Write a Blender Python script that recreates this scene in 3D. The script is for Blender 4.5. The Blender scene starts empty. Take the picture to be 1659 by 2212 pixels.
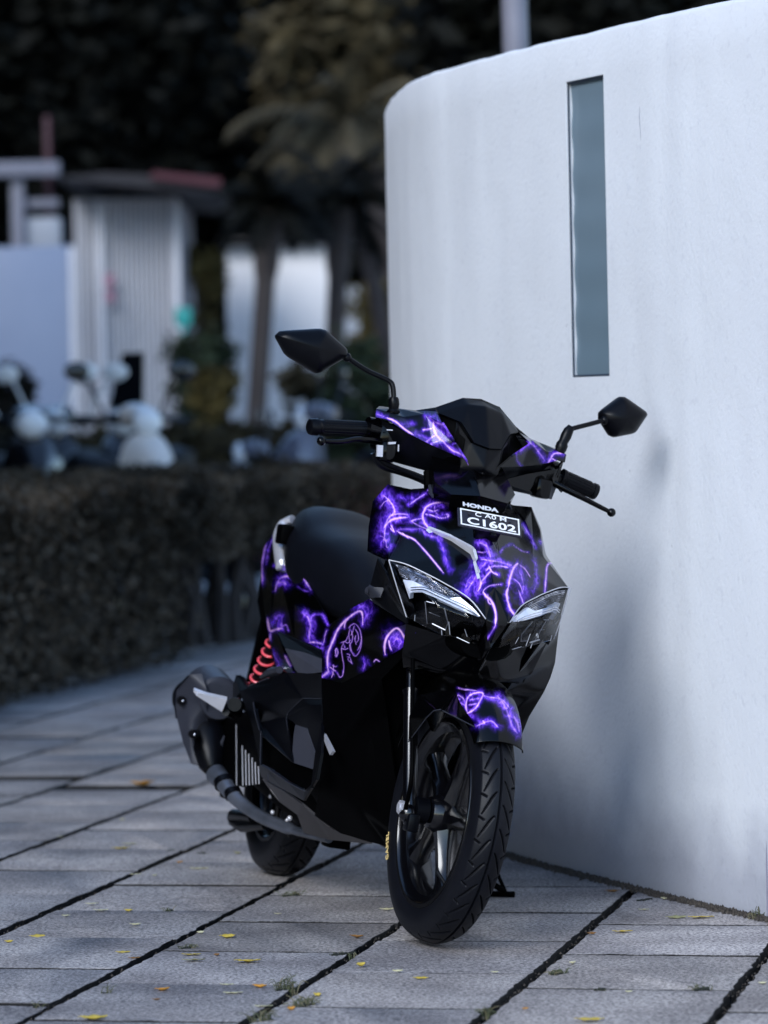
import bpy, bmesh, math, random
import numpy as np
from mathutils import Matrix, Vector, noise as mnoise
random.seed(7); rng = np.random.default_rng(7)
R = math.radians
SC = bpy.context.scene

# ------------------------------------------------------------------ camera
# photo measured on a 1659 x 2212 grid; lens about 8700 grid px, eye 1.04 m
FPX, ROLL, CX, HY = 8700.0, .02, 829.5, 885.0
cr, sr = math.cos(ROLL), math.sin(ROLL)
CAM = np.array([0, 0, 1.04])
cd = bpy.data.cameras.new('camera'); cam = bpy.data.objects.new('camera', cd)
SC.collection.objects.link(cam); SC.camera = cam
cd.sensor_fit = 'VERTICAL'; cd.sensor_height = 24; cd.lens = FPX / 2212 * 24
cd.shift_y = -(1106 - HY) / 2212
cd.clip_start = .5; cd.clip_end = 600
cam.matrix_world = Matrix(((cr, sr, 0, 0), (0, 0, -1, 0), (-sr, cr, 0, 1.04), (0, 0, 0, 1)))
cd.dof.use_dof = True; cd.dof.focus_distance = 7.85; cd.dof.aperture_fstop = 2.7
cd.dof.aperture_blades = 0

# ------------------------------------------------------------------ light
SUN_EL, SUN_AZ = 30.0, -151.0       # light comes from behind the camera, over its left shoulder
W = bpy.data.worlds.new('World'); SC.world = W; W.use_nodes = True
wn = W.node_tree.nodes; wl = W.node_tree.links
sky = wn.new('ShaderNodeTexSky'); sky.sky_type = 'NISHITA'; sky.sun_disc = False
sky.sun_elevation = R(SUN_EL); sky.air_density = 1.0; sky.dust_density = .3; sky.ozone_density = 3.0
bg = wn['Background']; wl.new(sky.outputs[0], bg.inputs[0]); bg.inputs[1].default_value = .13
sd = bpy.data.lights.new('sun', 'SUN'); sd.energy = 1.5; sd.angle = R(30); sd.color = (.95, .97, 1)
sun = bpy.data.objects.new('sun', sd); SC.collection.objects.link(sun)
az = R(SUN_AZ)      # direction towards the sun, measured from +Y clockwise
sdir = Vector((math.sin(az) * math.cos(R(SUN_EL)), math.cos(az) * math.cos(R(SUN_EL)), math.sin(R(SUN_EL))))
sun.rotation_euler = sdir.to_track_quat('Z', 'Y').to_euler()
sky.sun_rotation = az
SC.view_settings.view_transform = 'Standard'; SC.view_settings.look = 'None'
SC.view_settings.exposure = 1.2; SC.view_settings.gamma = 1

# ------------------------------------------------------------------ measuring helpers
def ray(x, y):
    u = x - CX; v = HY - y
    return np.array([u * cr + v * sr, FPX, -u * sr + v * cr])
def at(x, y, D):
    d = ray(x, y); return CAM + d * (D / FPX)
def gnd(x, y, z=0.0):
    d = ray(x, y); return CAM + d * ((z - 1.04) / d[2])
def proj(P):
    d = P - CAM; X = d[:, 0] / d[:, 1] * FPX; Z = d[:, 2] / d[:, 1] * FPX
    return np.stack([CX + X * cr - Z * sr, HY - (X * sr + Z * cr)], 1)
LEAN, STEER = 10, 8
def bike_frames():
    Fp = gnd(945, 2040); Rp = gnd(595, 1890)
    F = Fp - Rp; wb = np.linalg.norm(F); F /= wb
    L = np.cross([0, 0, 1], F); Z = np.array([0, 0, 1.]); a = R(LEAN)
    M = np.eye(4); M[:3, 0] = F; M[:3, 1] = math.cos(a) * L - math.sin(a) * Z
    M[:3, 2] = math.cos(a) * Z + math.sin(a) * L; M[:3, 3] = Rp
    th = R(26.5); ax = Vector((-math.sin(th), 0, math.cos(th))); p = Vector((wb + .085, 0, 0))
    S = Matrix.Translation(p) @ Matrix.Rotation(R(STEER), 4, ax) @ Matrix.Translation(-p)
    return M, M @ np.array(S), np.array(S), wb
M, SM, S, WB = bike_frames()
STEER = 4.4; _, SW, S5, _ = bike_frames(); STEER = 8; _t = np.eye(4); _t[1, 3] = -.017; S5 = S5 @ _t      # wheel plane, measured a little straighter than the bars
def un(x, y, axis, val, F=None):
    F = M if F is None else F
    Mi = np.linalg.inv(F); o = (Mi @ np.array([*CAM, 1]))[:3]; d = Mi[:3, :3] @ ray(x, y)
    return o + d * ((val - o[axis]) / d[axis])
# crops in which the photo was measured
cA = lambda x, y: (576 + .5125 * x, 685.8 + .5125 * y)
cB = lambda x, y: (768 + .2976 * x, 1014.9 + .2976 * y)
cC = lambda x, y: (356.6 + .2976 * x, 1069.8 + .2976 * y)
cD = lambda x, y: (356.6 + .2976 * x, 1398.9 + .2976 * y)
cE = lambda x, y: (795.5 + .31 * x, 1398.9 + .31 * y)
cF = lambda x, y: (795.5 + .2645 * x, 822.9 + .2645 * y)
cG = lambda x, y: (647.3 + .17195 * x, 850.3 + .17195 * y)
cH = lambda x, y: (548.6 + .16534 * x, 1398.9 + .16534 * y)
cI = lambda x, y: (658.3 + .1984 * x, 1261.8 + .1984 * y)
cJ = lambda x, y: (795.5 + .18187 * x, 1124.6 + .18187 * y)
cP = lambda x, y: (.5291 * x, 1590.9 + .5291 * y)
cQ = lambda x, y: (822.9 + .5039 * x, 1755.5 + .5039 * y)

# ------------------------------------------------------------------ materials
def mat(name, col=(.5, .5, .5), rough=.5, metal=0, coat=0, spec=.5, noise=None, bump=None, attr=None, emit=None):
    m = bpy.data.materials.new(name); m.use_nodes = True
    nt = m.node_tree; b = nt.nodes['Principled BSDF']
    b.inputs['Base Color'].default_value = (*col, 1); b.inputs['Roughness'].default_value = rough
    b.inputs['Metallic'].default_value = metal; b.inputs['Coat Weight'].default_value = coat
    b.inputs['Coat Roughness'].default_value = .05; b.inputs['Specular IOR Level'].default_value = spec
    tc = nt.nodes.new('ShaderNodeTexCoord')
    if attr:
        a = nt.nodes.new('ShaderNodeAttribute'); a.attribute_name = attr
        nt.links.new(a.outputs['Color'], b.inputs['Base Color'])
    elif noise:   # (scale, amount, second colour)
        n = nt.nodes.new('ShaderNodeTexNoise'); n.inputs['Scale'].default_value = noise[0]; n.inputs['Detail'].default_value = 6
        r = nt.nodes.new('ShaderNodeValToRGB'); r.color_ramp.elements[0].position = .5 - noise[1]; r.color_ramp.elements[1].position = .5 + noise[1]
        r.color_ramp.elements[0].color = (*col, 1); r.color_ramp.elements[1].color = (*noise[2], 1)
        nt.links.new(tc.outputs['Object'], n.inputs['Vector']); nt.links.new(n.outputs['Fac'], r.inputs[0]); nt.links.new(r.outputs[0], b.inputs['Base Color'])
    if bump:      # (scale, strength, distance)
        n = nt.nodes.new('ShaderNodeTexNoise'); n.inputs['Scale'].default_value = bump[0]; n.inputs['Detail'].default_value = 5
        bp = nt.nodes.new('ShaderNodeBump'); bp.inputs['Strength'].default_value = bump[1]; bp.inputs['Distance'].default_value = bump[2]
        nt.links.new(tc.outputs['Object'], n.inputs['Vector']); nt.links.new(n.outputs['Fac'], bp.inputs['Height']); nt.links.new(bp.outputs[0], b.inputs['Normal'])
    return m
G = {}
G['wrap'] = mat('printed_wrap', rough=.14, coat=.0, spec=.30, attr='wrap', bump=(6, .03, .01))
G['gloss'] = mat('gloss_black', (.0008, .0008, .0012), .12, coat=.0, spec=.24, bump=(8, .03, .01))
G['satin'] = mat('satin_black_plastic', (.0015, .0018, .003), .34, spec=.16, noise=(40, .3, (.0025, .0028, .0045)), bump=(400, .12, .0006))
G['matte'] = mat('matte_black_plastic', (.0006, .0006, .0008), .6, spec=.03, bump=(300, .15, .0006))
G['grey'] = mat('dark_grey_plastic', (.022, .024, .034), .45, spec=.3, noise=(30, .3, (.032, .034, .046)), bump=(500, .2, .0005))
G['seat'] = mat('black_vinyl', (.0022, .0026, .0045), .5, spec=.13, noise=(25, .3, (.0034, .0038, .0065)), bump=(260, .3, .0008))
G['pad'] = mat('mid_grey_plastic', (.040, .043, .060), .42, spec=.3, noise=(20, .3, (.060, .063, .082)), bump=(500, .2, .0005))
G['silver'] = mat('satin_silver', (.55, .55, .6), .3, metal=.45, noise=(14, .25, (.75, .75, .8)))
G['chrome'] = mat('bright_chrome', (.75, .76, .82), .1, metal=1, bump=(30, .15, .004))
G['rubber'] = mat('tyre_rubber', (.003, .0035, .0055), .45, spec=.2, noise=(18, .35, (.006, .0065, .010)), bump=(180, .25, .0008))
G['groove'] = mat('tyre_groove', (.002, .002, .003), .8, spec=.1)
G['alloy'] = mat('black_alloy', (.002, .002, .003), .2, coat=.15, spec=.6, bump=(20, .05, .004))
G['pipe'] = mat('heat_tinted_steel', (.06, .07, .09), .35, metal=.6, noise=(12, .25, (.18, .2, .25)), bump=(60, .2, .001))
G['red'] = mat('red_spring_paint', (.95, .10, .13), .3, coat=.4)
G['led'] = mat('led_light_guide', (.62, .70, .92), .18, coat=.6, noise=(60, .2, (.92, .94, .98)))
G['white'] = mat('white_lettering', (.8, .81, .82), .5)
G['gold'] = mat('gold_lettering', (.75, .55, .22), .5)
G['plate'] = mat('number_plate_black', (.012, .011, .018), .35, noise=(60, .3, (.02, .02, .03)))
G['belly'] = mat('brown_grey_plastic', (.045, .042, .046), .5, noise=(18, .3, (.06, .055, .06)))
G['mirror_glass'] = mat('mirror_glass', (.8, .8, .85), .03, metal=1)
def glassmat(name, tint, rough=.03, mixv=.08):
    m = bpy.data.materials.new(name); m.use_nodes = True; nt = m.node_tree; nt.nodes.remove(nt.nodes['Principled BSDF'])
    o = nt.nodes['Material Output']; t = nt.nodes.new('ShaderNodeBsdfTransparent'); t.inputs[0].default_value = (*tint, 1)
    g = nt.nodes.new('ShaderNodeBsdfGlossy'); g.inputs['Roughness'].default_value = rough
    f = nt.nodes.new('ShaderNodeFresnel'); f.inputs[0].default_value = 1.45
    x = nt.nodes.new('ShaderNodeMixShader'); nt.links.new(f.outputs[0], x.inputs[0]); nt.links.new(t.outputs[0], x.inputs[1]); nt.links.new(g.outputs[0], x.inputs[2]); nt.links.new(x.outputs[0], o.inputs[0])
    return m
G['lens'] = glassmat('clear_lens', (.93, .94, .97))
G['lens_block'] = mat('headlamp_reflector', (.05, .05, .06), .12, metal=.8, noise=(140, .12, (.5, .5, .55)), bump=(120, .6, .002))

# ------------------------------------------------------------------ object helpers
COL = SC.collection
def tag(o, label=None, cat=None, group=None, kind=None):
    if label: o['label'] = label
    if cat: o['category'] = cat
    if group: o['group'] = group
    if kind: o['kind'] = kind
    return o
def empty(name, mtx=None, loc=None):
    o = bpy.data.objects.new(name, None); COL.objects.link(o); o.empty_display_size = .1
    if mtx is not None: o.matrix_world = Matrix([list(r) for r in mtx])
    if loc is not None: o.location = loc
    return o
def mk(name, V, Fc, m, parent=None, smooth=35, slots=None, fm=None, col=None):
    me = bpy.data.meshes.new(name)
    me.from_pydata([tuple(map(float, v)) for v in V], [], [tuple(int(i) for i in f) for f in Fc])
    ms = slots or [m]
    for x in ms: me.materials.append(x)
    if fm is not None: me.polygons.foreach_set('material_index', np.array(fm, dtype=np.int32))
    if smooth:
        me.polygons.foreach_set('use_smooth', np.ones(len(me.polygons), dtype=bool))
        if smooth < 180: me.set_sharp_from_angle(angle=R(smooth))
    if col is not None:
        a = me.color_attributes.new('wrap', 'FLOAT_COLOR', 'POINT')
        c = np.ones((len(V), 4), dtype=np.float32); c[:, :3] = col; a.data.foreach_set('color', c.ravel())
    me.update()
    o = bpy.data.objects.new(name, me); COL.objects.link(o)
    if parent is not None: o.parent = parent
    return o
class MB:
    def __init__(s): s.V = []; s.F = []; s.m = []
    def add(s, V, F, mi=0):
        n = len(s.V); s.V += [tuple(v) for v in V]; s.F += [tuple(i + n for i in f) for f in F]; s.m += [mi] * len(F); return s
    def box(s, c, sz, rot=None, mi=0, bev=0):
        bm = bmesh.new(); bmesh.ops.create_cube(bm, size=1)
        for v in bm.verts: v.co = Vector((v.co.x * sz[0], v.co.y * sz[1], v.co.z * sz[2]))
        if bev: bmesh.ops.bevel(bm, geom=bm.edges[:], offset=bev, segments=2, affect='EDGES', profile=.5)
        if rot is not None: bmesh.ops.transform(bm, matrix=rot, verts=bm.verts)
        V = [v.co + Vector(c) for v in bm.verts]; bm.verts.index_update()
        F = [[v.index for v in f.verts] for f in bm.faces]; bm.free(); return s.add(V, F, mi)
    def tube(s, pts, r, n=12, mi=0, cap=True, sq=1.0):
        P = [Vector(p) for p in pts]; rr = [r] * len(P) if np.isscalar(r) else list(r)
        V = []; F = []; up = None
        for i, p in enumerate(P):
            t = (P[min(i + 1, len(P) - 1)] - P[max(i - 1, 0)]).normalized()
            if up is None:
                up = t.orthogonal().normalized()
            up = (up - t * up.dot(t)).normalized(); b = t.cross(up)
            for k in range(n):
                a = 2 * math.pi * k / n; V.append(p + (up * math.cos(a) + b * math.sin(a) * sq) * rr[i])
        for i in range(len(P) - 1):
            for k in range(n): F.append((i * n + k, i * n + (k + 1) % n, (i + 1) * n + (k + 1) % n, (i + 1) * n + k))
        if cap: F.append(tuple(range(n))[::-1]); F.append(tuple(range((len(P) - 1) * n, len(P) * n)))
        return s.add(V, F, mi)
    def ball(s, c, r, mi=0, n=12):
        bm = bmesh.new(); bmesh.ops.create_uvsphere(bm, u_segments=n, v_segments=n // 2 + 2, radius=1)
        rr = (r, r, r) if np.isscalar(r) else r
        V = [Vector((v.co.x * rr[0], v.co.y * rr[1], v.co.z * rr[2])) + Vector(c) for v in bm.verts]; bm.verts.index_update()
        F = [[v.index for v in f.verts] for f in bm.faces]; bm.free(); return s.add(V, F, mi)
    def build(s, name, m, parent=None, smooth=35, T=None, slots=None):
        V = np.array([tuple(v) for v in s.V])
        if T is not None: V = V @ T[:3, :3].T + T[:3, 3]
        return mk(name, V, s.F, m, parent, smooth, slots, s.m if slots else None)
def smooth_path(P, n=8):
    P = [Vector(p) for p in P]; out = []
    for i in range(len(P) - 1):
        a, b, c, d = P[max(i - 1, 0)], P[i], P[i + 1], P[min(i + 2, len(P) - 1)]
        for k in range(n):
            t = k / n; out.append(.5 * ((2 * b) + (c - a) * t + (2 * a - 5 * b + 4 * c - d) * t * t + (3 * b - a - 3 * c + d) * t ** 3))
    out.append(P[-1]); return out
def prism(outline, axis_vec, th):
    """closed polygon (3-D points) given thickness along axis_vec"""
    n = len(outline); O = [Vector(p) for p in outline]; a = Vector(axis_vec) * th
    V = O + [p + a for p in O]; F = [tuple(range(n))[::-1], tuple(range(n, 2 * n))] + [(i, (i + 1) % n, n + (i + 1) % n, n + i) for i in range(n)]
    return V, F

# ------------------------------------------------------------------ noise for the printed flames
_perm = rng.permutation(256); _gr = rng.random(256)
def vnoise(x, y):
    xi = np.floor(x).astype(int); yi = np.floor(y).astype(int); xf = x - xi; yf = y - yi
    u = xf * xf * (3 - 2 * xf); v = yf * yf * (3 - 2 * yf)
    h = lambda a, b: _gr[_perm[(_perm[a & 255] + b) & 255]]
    return (h(xi, yi) * (1 - u) + h(xi + 1, yi) * u) * (1 - v) + (h(xi, yi + 1) * (1 - u) + h(xi + 1, yi + 1) * u) * v
def fbm(x, y, o=4):
    s = 0; a = .5
    for i in range(o): s = s + a * vnoise(x * 2 ** i + 17 * i, y * 2 ** i + 31 * i); a *= .5
    return s
# artwork of the wrap: (crop, points, core width, glow width, core strength, glow strength)
ART = []
def st(c, pts, w, g, a=1.0, b=.8): ART.append(([c(*p) for p in pts], w, g, a, b))
st(cB, [(205, 190), (250, 230), (285, 300), (240, 350), (215, 420), (205, 530)], 2.2, 20, .7, 1)
st(cB, [(180, 270), (215, 230), (250, 225)], 1.2, 5, .6, .5)
st(cB, [(205, 420), (245, 375), (300, 350), (380, 345)], 2.6, 14, 1, 1)
st(cB, [(240, 340), (300, 320), (380, 325)], 1.5, 7, .7, .6)
st(cB, [(180, 480), (215, 500), (225, 560), (245, 555)], 1.2, 12, .5, .8)
st(cB, [(250, 420), (280, 450), (255, 400)], 2, 10, .9, .8)
st(cB, [(635, 235), (560, 245), (515, 270), (490, 320), (490, 365), (520, 410), (545, 435)], 2.6, 13, 1, 1)
st(cB, [(515, 285), (560, 300), (600, 290)], 1.2, 7, .7, .7)
st(cB, [(505, 320), (560, 330), (610, 350), (660, 345), (675, 325), (640, 325)], 1.3, 8, .8, .7)
st(cB, [(500, 350), (440, 360), (405, 370)], 1.5, 7, .8, .7)
st(cB, [(580, 245), (575, 290), (600, 330)], 1, 6, .5, .6)
st(cB, [(405, 372), (450, 400), (520, 430)], 1.4, 4, .6, .4)
st(cB, [(300, 445), (330, 430), (420, 430), (480, 425)], 1, 7, .4, .6)
st(cB, [(300, 445), (345, 470), (430, 510), (520, 605), (590, 690), (640, 750)], 2.2, 4, 1, .5)
st(cB, [(340, 458), (365, 480), (385, 495)], 1.6, 3, 1, .4)
st(cB, [(480, 430), (520, 475), (600, 492)], 3, 9, .3, .9)
st(cB, [(600, 490), (635, 560), (660, 650), (695, 725)], .8, 9, .15, .9)
st(cB, [(390, 255), (450, 210), (510, 172)], 1.4, 7, .7, .7)
st(cB, [(525, 152), (545, 132)], 1.8, 4, .9, .5)
st(cB, [(320, 195), (360, 215), (420, 200), (440, 185)], .6, 10, .1, .6)
st(cB, [(600, 190), (650, 215), (680, 205)], 1, 8, .4, .6)
st(cB, [(895, 530), (950, 555), (975, 620), (985, 660)], 2, 13, .5, 1)
st(cB, [(885, 595), (930, 600), (960, 590)], 1, 5, .5, .5)
st(cB, [(985, 655), (930, 690), (880, 760), (840, 830), (800, 880)], 1.6, 24, .4, 1)
st(cB, [(895, 650), (960, 655), (1040, 670), (1130, 690)], 1.6, 12, .6, .9)
st(cB, [(950, 730), (985, 705), (1050, 700), (1110, 710)], 1.6, 10, .8, .8)
st(cB, [(970, 700), (990, 740), (1035, 765)], 2.2, 7, 1, .7)
st(cB, [(870, 700), (895, 760), (910, 830), (890, 880)], 2.4, 18, 1, 1)
st(cB, [(985, 735), (940, 780), (905, 820)], 2, 9, .8, .7)
st(cB, [(800, 850), (820, 800), (850, 760)], 1, 10, .5, .7)
st(cB, [(1060, 830), (980, 840), (935, 870), (925, 900)], 1.3, 6, .8, .5)
st(cB, [(930, 890), (950, 920), (985, 950), (1010, 1010), (1020, 1070), (1015, 1130)], 3.2, 6, 1.3, .6)
st(cB, [(960, 905), (965, 960), (985, 975)], 1.6, 4, 1, .4)
st(cB, [(1015, 1130), (975, 1200), (930, 1275), (912, 1302)], 2, 5, .4, 1)
st(cB, [(1180, 680), (1150, 710), (1125, 780), (1110, 850)], 2.6, 10, 1, .8)
st(cB, [(1110, 850), (1098, 900), (1110, 970), (1130, 1020), (1160, 1060)], 3, 8, 1.2, .8)
st(cB, [(1170, 720), (1200, 760), (1215, 820), (1220, 890)], 1, 26, .4, .55)
st(cB, [(1190, 690), (1230, 720), (1270, 780)], 1.3, 4, .8, .3)
st(cB, [(1150, 790), (1190, 830), (1215, 895)], 1.2, 8, .7, .5)
st(cB, [(1180, 870), (1215, 960), (1225, 1020), (1190, 1050)], 1.4, 10, .8, .5)
st(cB, [(1450, 690), (1430, 675), (1395, 690), (1385, 760), (1375, 890)], 2.2, 5, .8, .6)
st(cB, [(1300, 640), (1312, 720), (1318, 820), (1290, 880)], 1, 9, .2, .5)
st(cB, [(1150, 550), (1210, 590), (1260, 600)], 1, 5, .6, .3)
st(cB, [(1340, 520), (1400, 530), (1430, 600)], 1.8, 9, .6, .8)
st(cB, [(1370, 555), (1420, 590), (1440, 610)], 1.6, 5, .9, .5)
st(cB, [(1215, 400), (1260, 470), (1310, 560)], 1.2, 7, .2, .7)
st(cB, [(1050, 600), (1090, 560), (1140, 545)], .8, 6, .3, .6)
# cowl of the handlebar
st(cF, [(65, 270), (110, 285), (150, 300)], 1, 9, .3, .9)
st(cF, [(150, 300), (205, 320), (255, 358), (300, 395), (370, 440)], 2.6, 6, 1.1, .7)
st(cF, [(480, 285), (515, 310), (560, 345), (620, 360), (650, 400), (660, 460)], 1.6, 11, .4, .9)
st(cF, [(530, 330), (535, 400), (560, 450), (600, 490)], 3, 18, 1, 1)
st(cF, [(445, 400), (490, 395), (520, 385)], 2, 8, .8, .8)
st(cF, [(470, 500), (520, 460), (560, 440)], 1.6, 10, .7, .8)
st(cF, [(500, 520), (550, 500), (600, 480)], 1.4, 12, .5, .9)
st(cF, [(390, 430), (440, 455), (490, 480)], .8, 12, .2, .5)
st(cF, [(590, 400), (610, 440), (580, 470)], 1, 16, .3, .8)
st(cF, [(600, 480), (640, 525), (690, 570), (740, 590), (790, 630)], 2.4, 12, .8, 1)
st(cF, [(690, 520), (740, 500), (780, 530), (770, 600)], .9, 5, .3, .7)
st(cF, [(770, 610), (800, 650), (830, 710)], 1.4, 3, .7, .4)
st(cF, [(280, 350), (330, 350), (370, 345)], .6, 8, .1, .5)
st(cF, [(1190, 560), (1240, 580), (1270, 545), (1320, 520)], 1.2, 10, .3, .7)
st(cF, [(1210, 470), (1240, 520), (1245, 570)], 1, 6, .3, .5)
st(cF, [(1210, 600), (1215, 650), (1250, 700)], .8, 5, .2, .5)
st(cF, [(1310, 500), (1345, 525), (1400, 590), (1440, 650)], 1.6, 9, .5, .7)
st(cF, [(1590, 590), (1520, 595), (1480, 650), (1460, 715)], 2.6, 9, .8, .9)
st(cF, [(1470, 655), (1500, 635), (1535, 660), (1540, 710), (1470, 715)], 1.4, 7, .8, .7)
# side of the leg shield
st(cI, [(255, 950), (245, 830), (265, 720), (310, 610), (370, 480), (450, 390), (540, 320), (600, 295), (628, 330), (632, 440)], 3, 7, 1, .8)
st(cI, [(430, 480), (440, 420), (480, 370)], 2, 5, 1, .5)
st(cI, [(195, 1000), (230, 975), (265, 945)], 4, 12, .7, 1)
st(cI, [(560, 250), (620, 260), (680, 270), (660, 380)], .5, 16, 0, .8)
st(cI, [(240, 500), (220, 560), (200, 650)], 1.6, 5, .7, .5)
st(cI, [(340, 700), (335, 750), (350, 790)], 1.4, 4, .7, .3)
st(cI, [(500, 450), (480, 540), (490, 640), (520, 760), (560, 780), (600, 720), (620, 600), (600, 500)], 1, 3, .7, .25)
st(cI, [(540, 450), (520, 520), (500, 560)], 1, 4, .8, .3)
st(cI, [(430, 620), (400, 700), (410, 800), (425, 900), (410, 1000), (370, 1010)], 1, 2.5, .7, .2)
st(cI, [(270, 900), (310, 930), (340, 950)], 1.4, 4, .9, .4)
for q_ in ([(520, 430), (560, 440), (600, 500), (615, 580), (605, 660), (575, 720)], [(500, 500), (520, 560), (515, 620), (490, 660), (500, 720), (540, 770)], [(470, 560), (450, 610), (420, 640), (440, 700)], [(540, 480), (575, 530), (585, 600), (560, 640)], [(330, 720), (345, 700), (360, 740), (345, 790), (325, 770)], [(390, 640), (430, 625), (470, 640), (500, 600)], [(455, 760), (490, 770), (470, 820), (500, 850), (520, 870)], [(350, 960), (380, 1010), (410, 1000), (420, 940)], [(400, 700), (440, 710), (470, 700)], [(300, 880), (330, 900), (350, 890)], [(290, 940), (320, 990)], [(555, 560), (545, 600), (560, 660)], [(480, 480), (500, 450), (540, 430)]): st(cI, q_, .9, 3.2, .75, .35)
st(cI, [(310, 880), (310, 960), (290, 1020)], 1, 3, .8, .3)
st(cI, [(460, 790), (490, 800), (510, 860)], 1, 3, .7, .3)
st(cI, [(875, 770), (868, 680), (890, 590), (940, 520), (1000, 480), (1050, 520), (1090, 590), (1130, 625)], 3, 5, 1.3, .6)
st(cI, [(915, 610), (925, 670), (945, 720)], 2.4, 5, 1, .6)
st(cI, [(970, 580), (1020, 620), (1060, 620)], .5, 24, .2, 1.4)
st(cI, [(1080, 560), (1130, 560), (1200, 540)], 2.4, 9, .6, 1)
st(cI, [(640, 820), (650, 870), (640, 920)], .6, 9, .1, .8)
st(cI, [(680, 830), (700, 880)], .6, 5, .1, .6)
st(cI, [(750, 850), (775, 820), (815, 845)], 1.8, 3, .9, .4)
# tail
st(cC, [(800, 515), (850, 512), (885, 518)], 1, 6, .4, .9)
st(cC, [(830, 605), (870, 590), (930, 595), (980, 610), (1010, 615), (1055, 688)], 2, 9, .8, .9)
st(cC, [(815, 640), (850, 630), (880, 650)], 1.4, 12, .6, .9)
st(cC, [(870, 535), (930, 545), (975, 560), (1000, 600)], 1, 10, .3, .9)
st(cC, [(800, 700), (810, 650), (830, 610)], 1.5, 5, .7, .5)
st(cC, [(960, 660), (1000, 690), (1040, 700)], .7, 4, .2, .5)
st(cC, [(735, 350), (715, 430), (703, 520), (705, 640)], 2.5, 8, .5, .8)
st(cC, [(790, 300), (750, 400), (735, 500)], 1, 6, .3, .6)
st(cC, [(800, 930), (820, 870), (850, 890), (840, 960)], 1, 12, .3, .9)
st(cC, [(840, 960), (880, 940), (895, 985)], 1.2, 4, .5, .7)
st(cC, [(742, 890), (750, 940), (765, 985), (800, 975), (850, 965)], 3, 6, 1, .8)
st(cC, [(765, 1000), (760, 1060)], 2.2, 6, .8, .7)
st(cC, [(780, 1140), (800, 1180), (825, 1220), (820, 1250)], 1.5, 11, .4, 1)
st(cC, [(868, 1160), (890, 1210), (910, 1245)], 2.2, 4, .9, .6)
st(cC, [(930, 1295), (945, 1312)], 1.4, 5, .3, .9)
st(cC, [(1000, 860), (1040, 890), (1055, 940), (1045, 1000), (1050, 1065)], 2, 14, .5, 1)
st(cC, [(1045, 1070), (1090, 1068), (1140, 1078)], 2.5, 8, .7, .9)
st(cC, [(1060, 1095), (1100, 1110), (1140, 1115)], .6, 10, .1, .9)
st(cC, [(1060, 920), (1065, 880), (1100, 865), (1140, 870), (1180, 935)], 1.2, 6, .2, .9)
# front mudguard
st(cE, [(622, 486), (690, 462), (745, 430), (775, 380), (800, 325), (760, 318), (700, 345), (685, 420), (700, 460)], 2.2, 8, .9, 1)
st(cE, [(700, 400), (760, 395)], 1.2, 6, .6, .8)
st(cE, [(710, 365), (770, 360)], 1.2, 6, .6, .8)
st(cE, [(680, 380), (660, 350), (630, 335), (620, 350), (640, 365)], 1.6, 7, .8, .8)
st(cE, [(690, 410), (640, 385), (590, 380), (560, 415), (580, 435)], 1.2, 8, .5, .9)
st(cE, [(620, 282), (680, 295), (760, 305)], 1.4, 3, .8, .3)
st(cE, [(790, 335), (860, 350), (930, 365), (985, 430)], 1.6, 10, .5, .9)
st(cE, [(900, 340), (945, 400), (975, 480), (1000, 550), (1035, 600)], 2.8, 12, .5, 1)
st(cE, [(1010, 480), (1035, 530), (1050, 590)], 3, 14, .5, .6)
st(cE, [(750, 552), (800, 530), (860, 515), (905, 560)], 1.6, 10, .6, 1)
st(cE, [(800, 510), (812, 535)], 1.6, 4, 1, .5)
st(cE, [(650, 480), (720, 475), (800, 530)], .5, 10, 0, .7)
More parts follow.
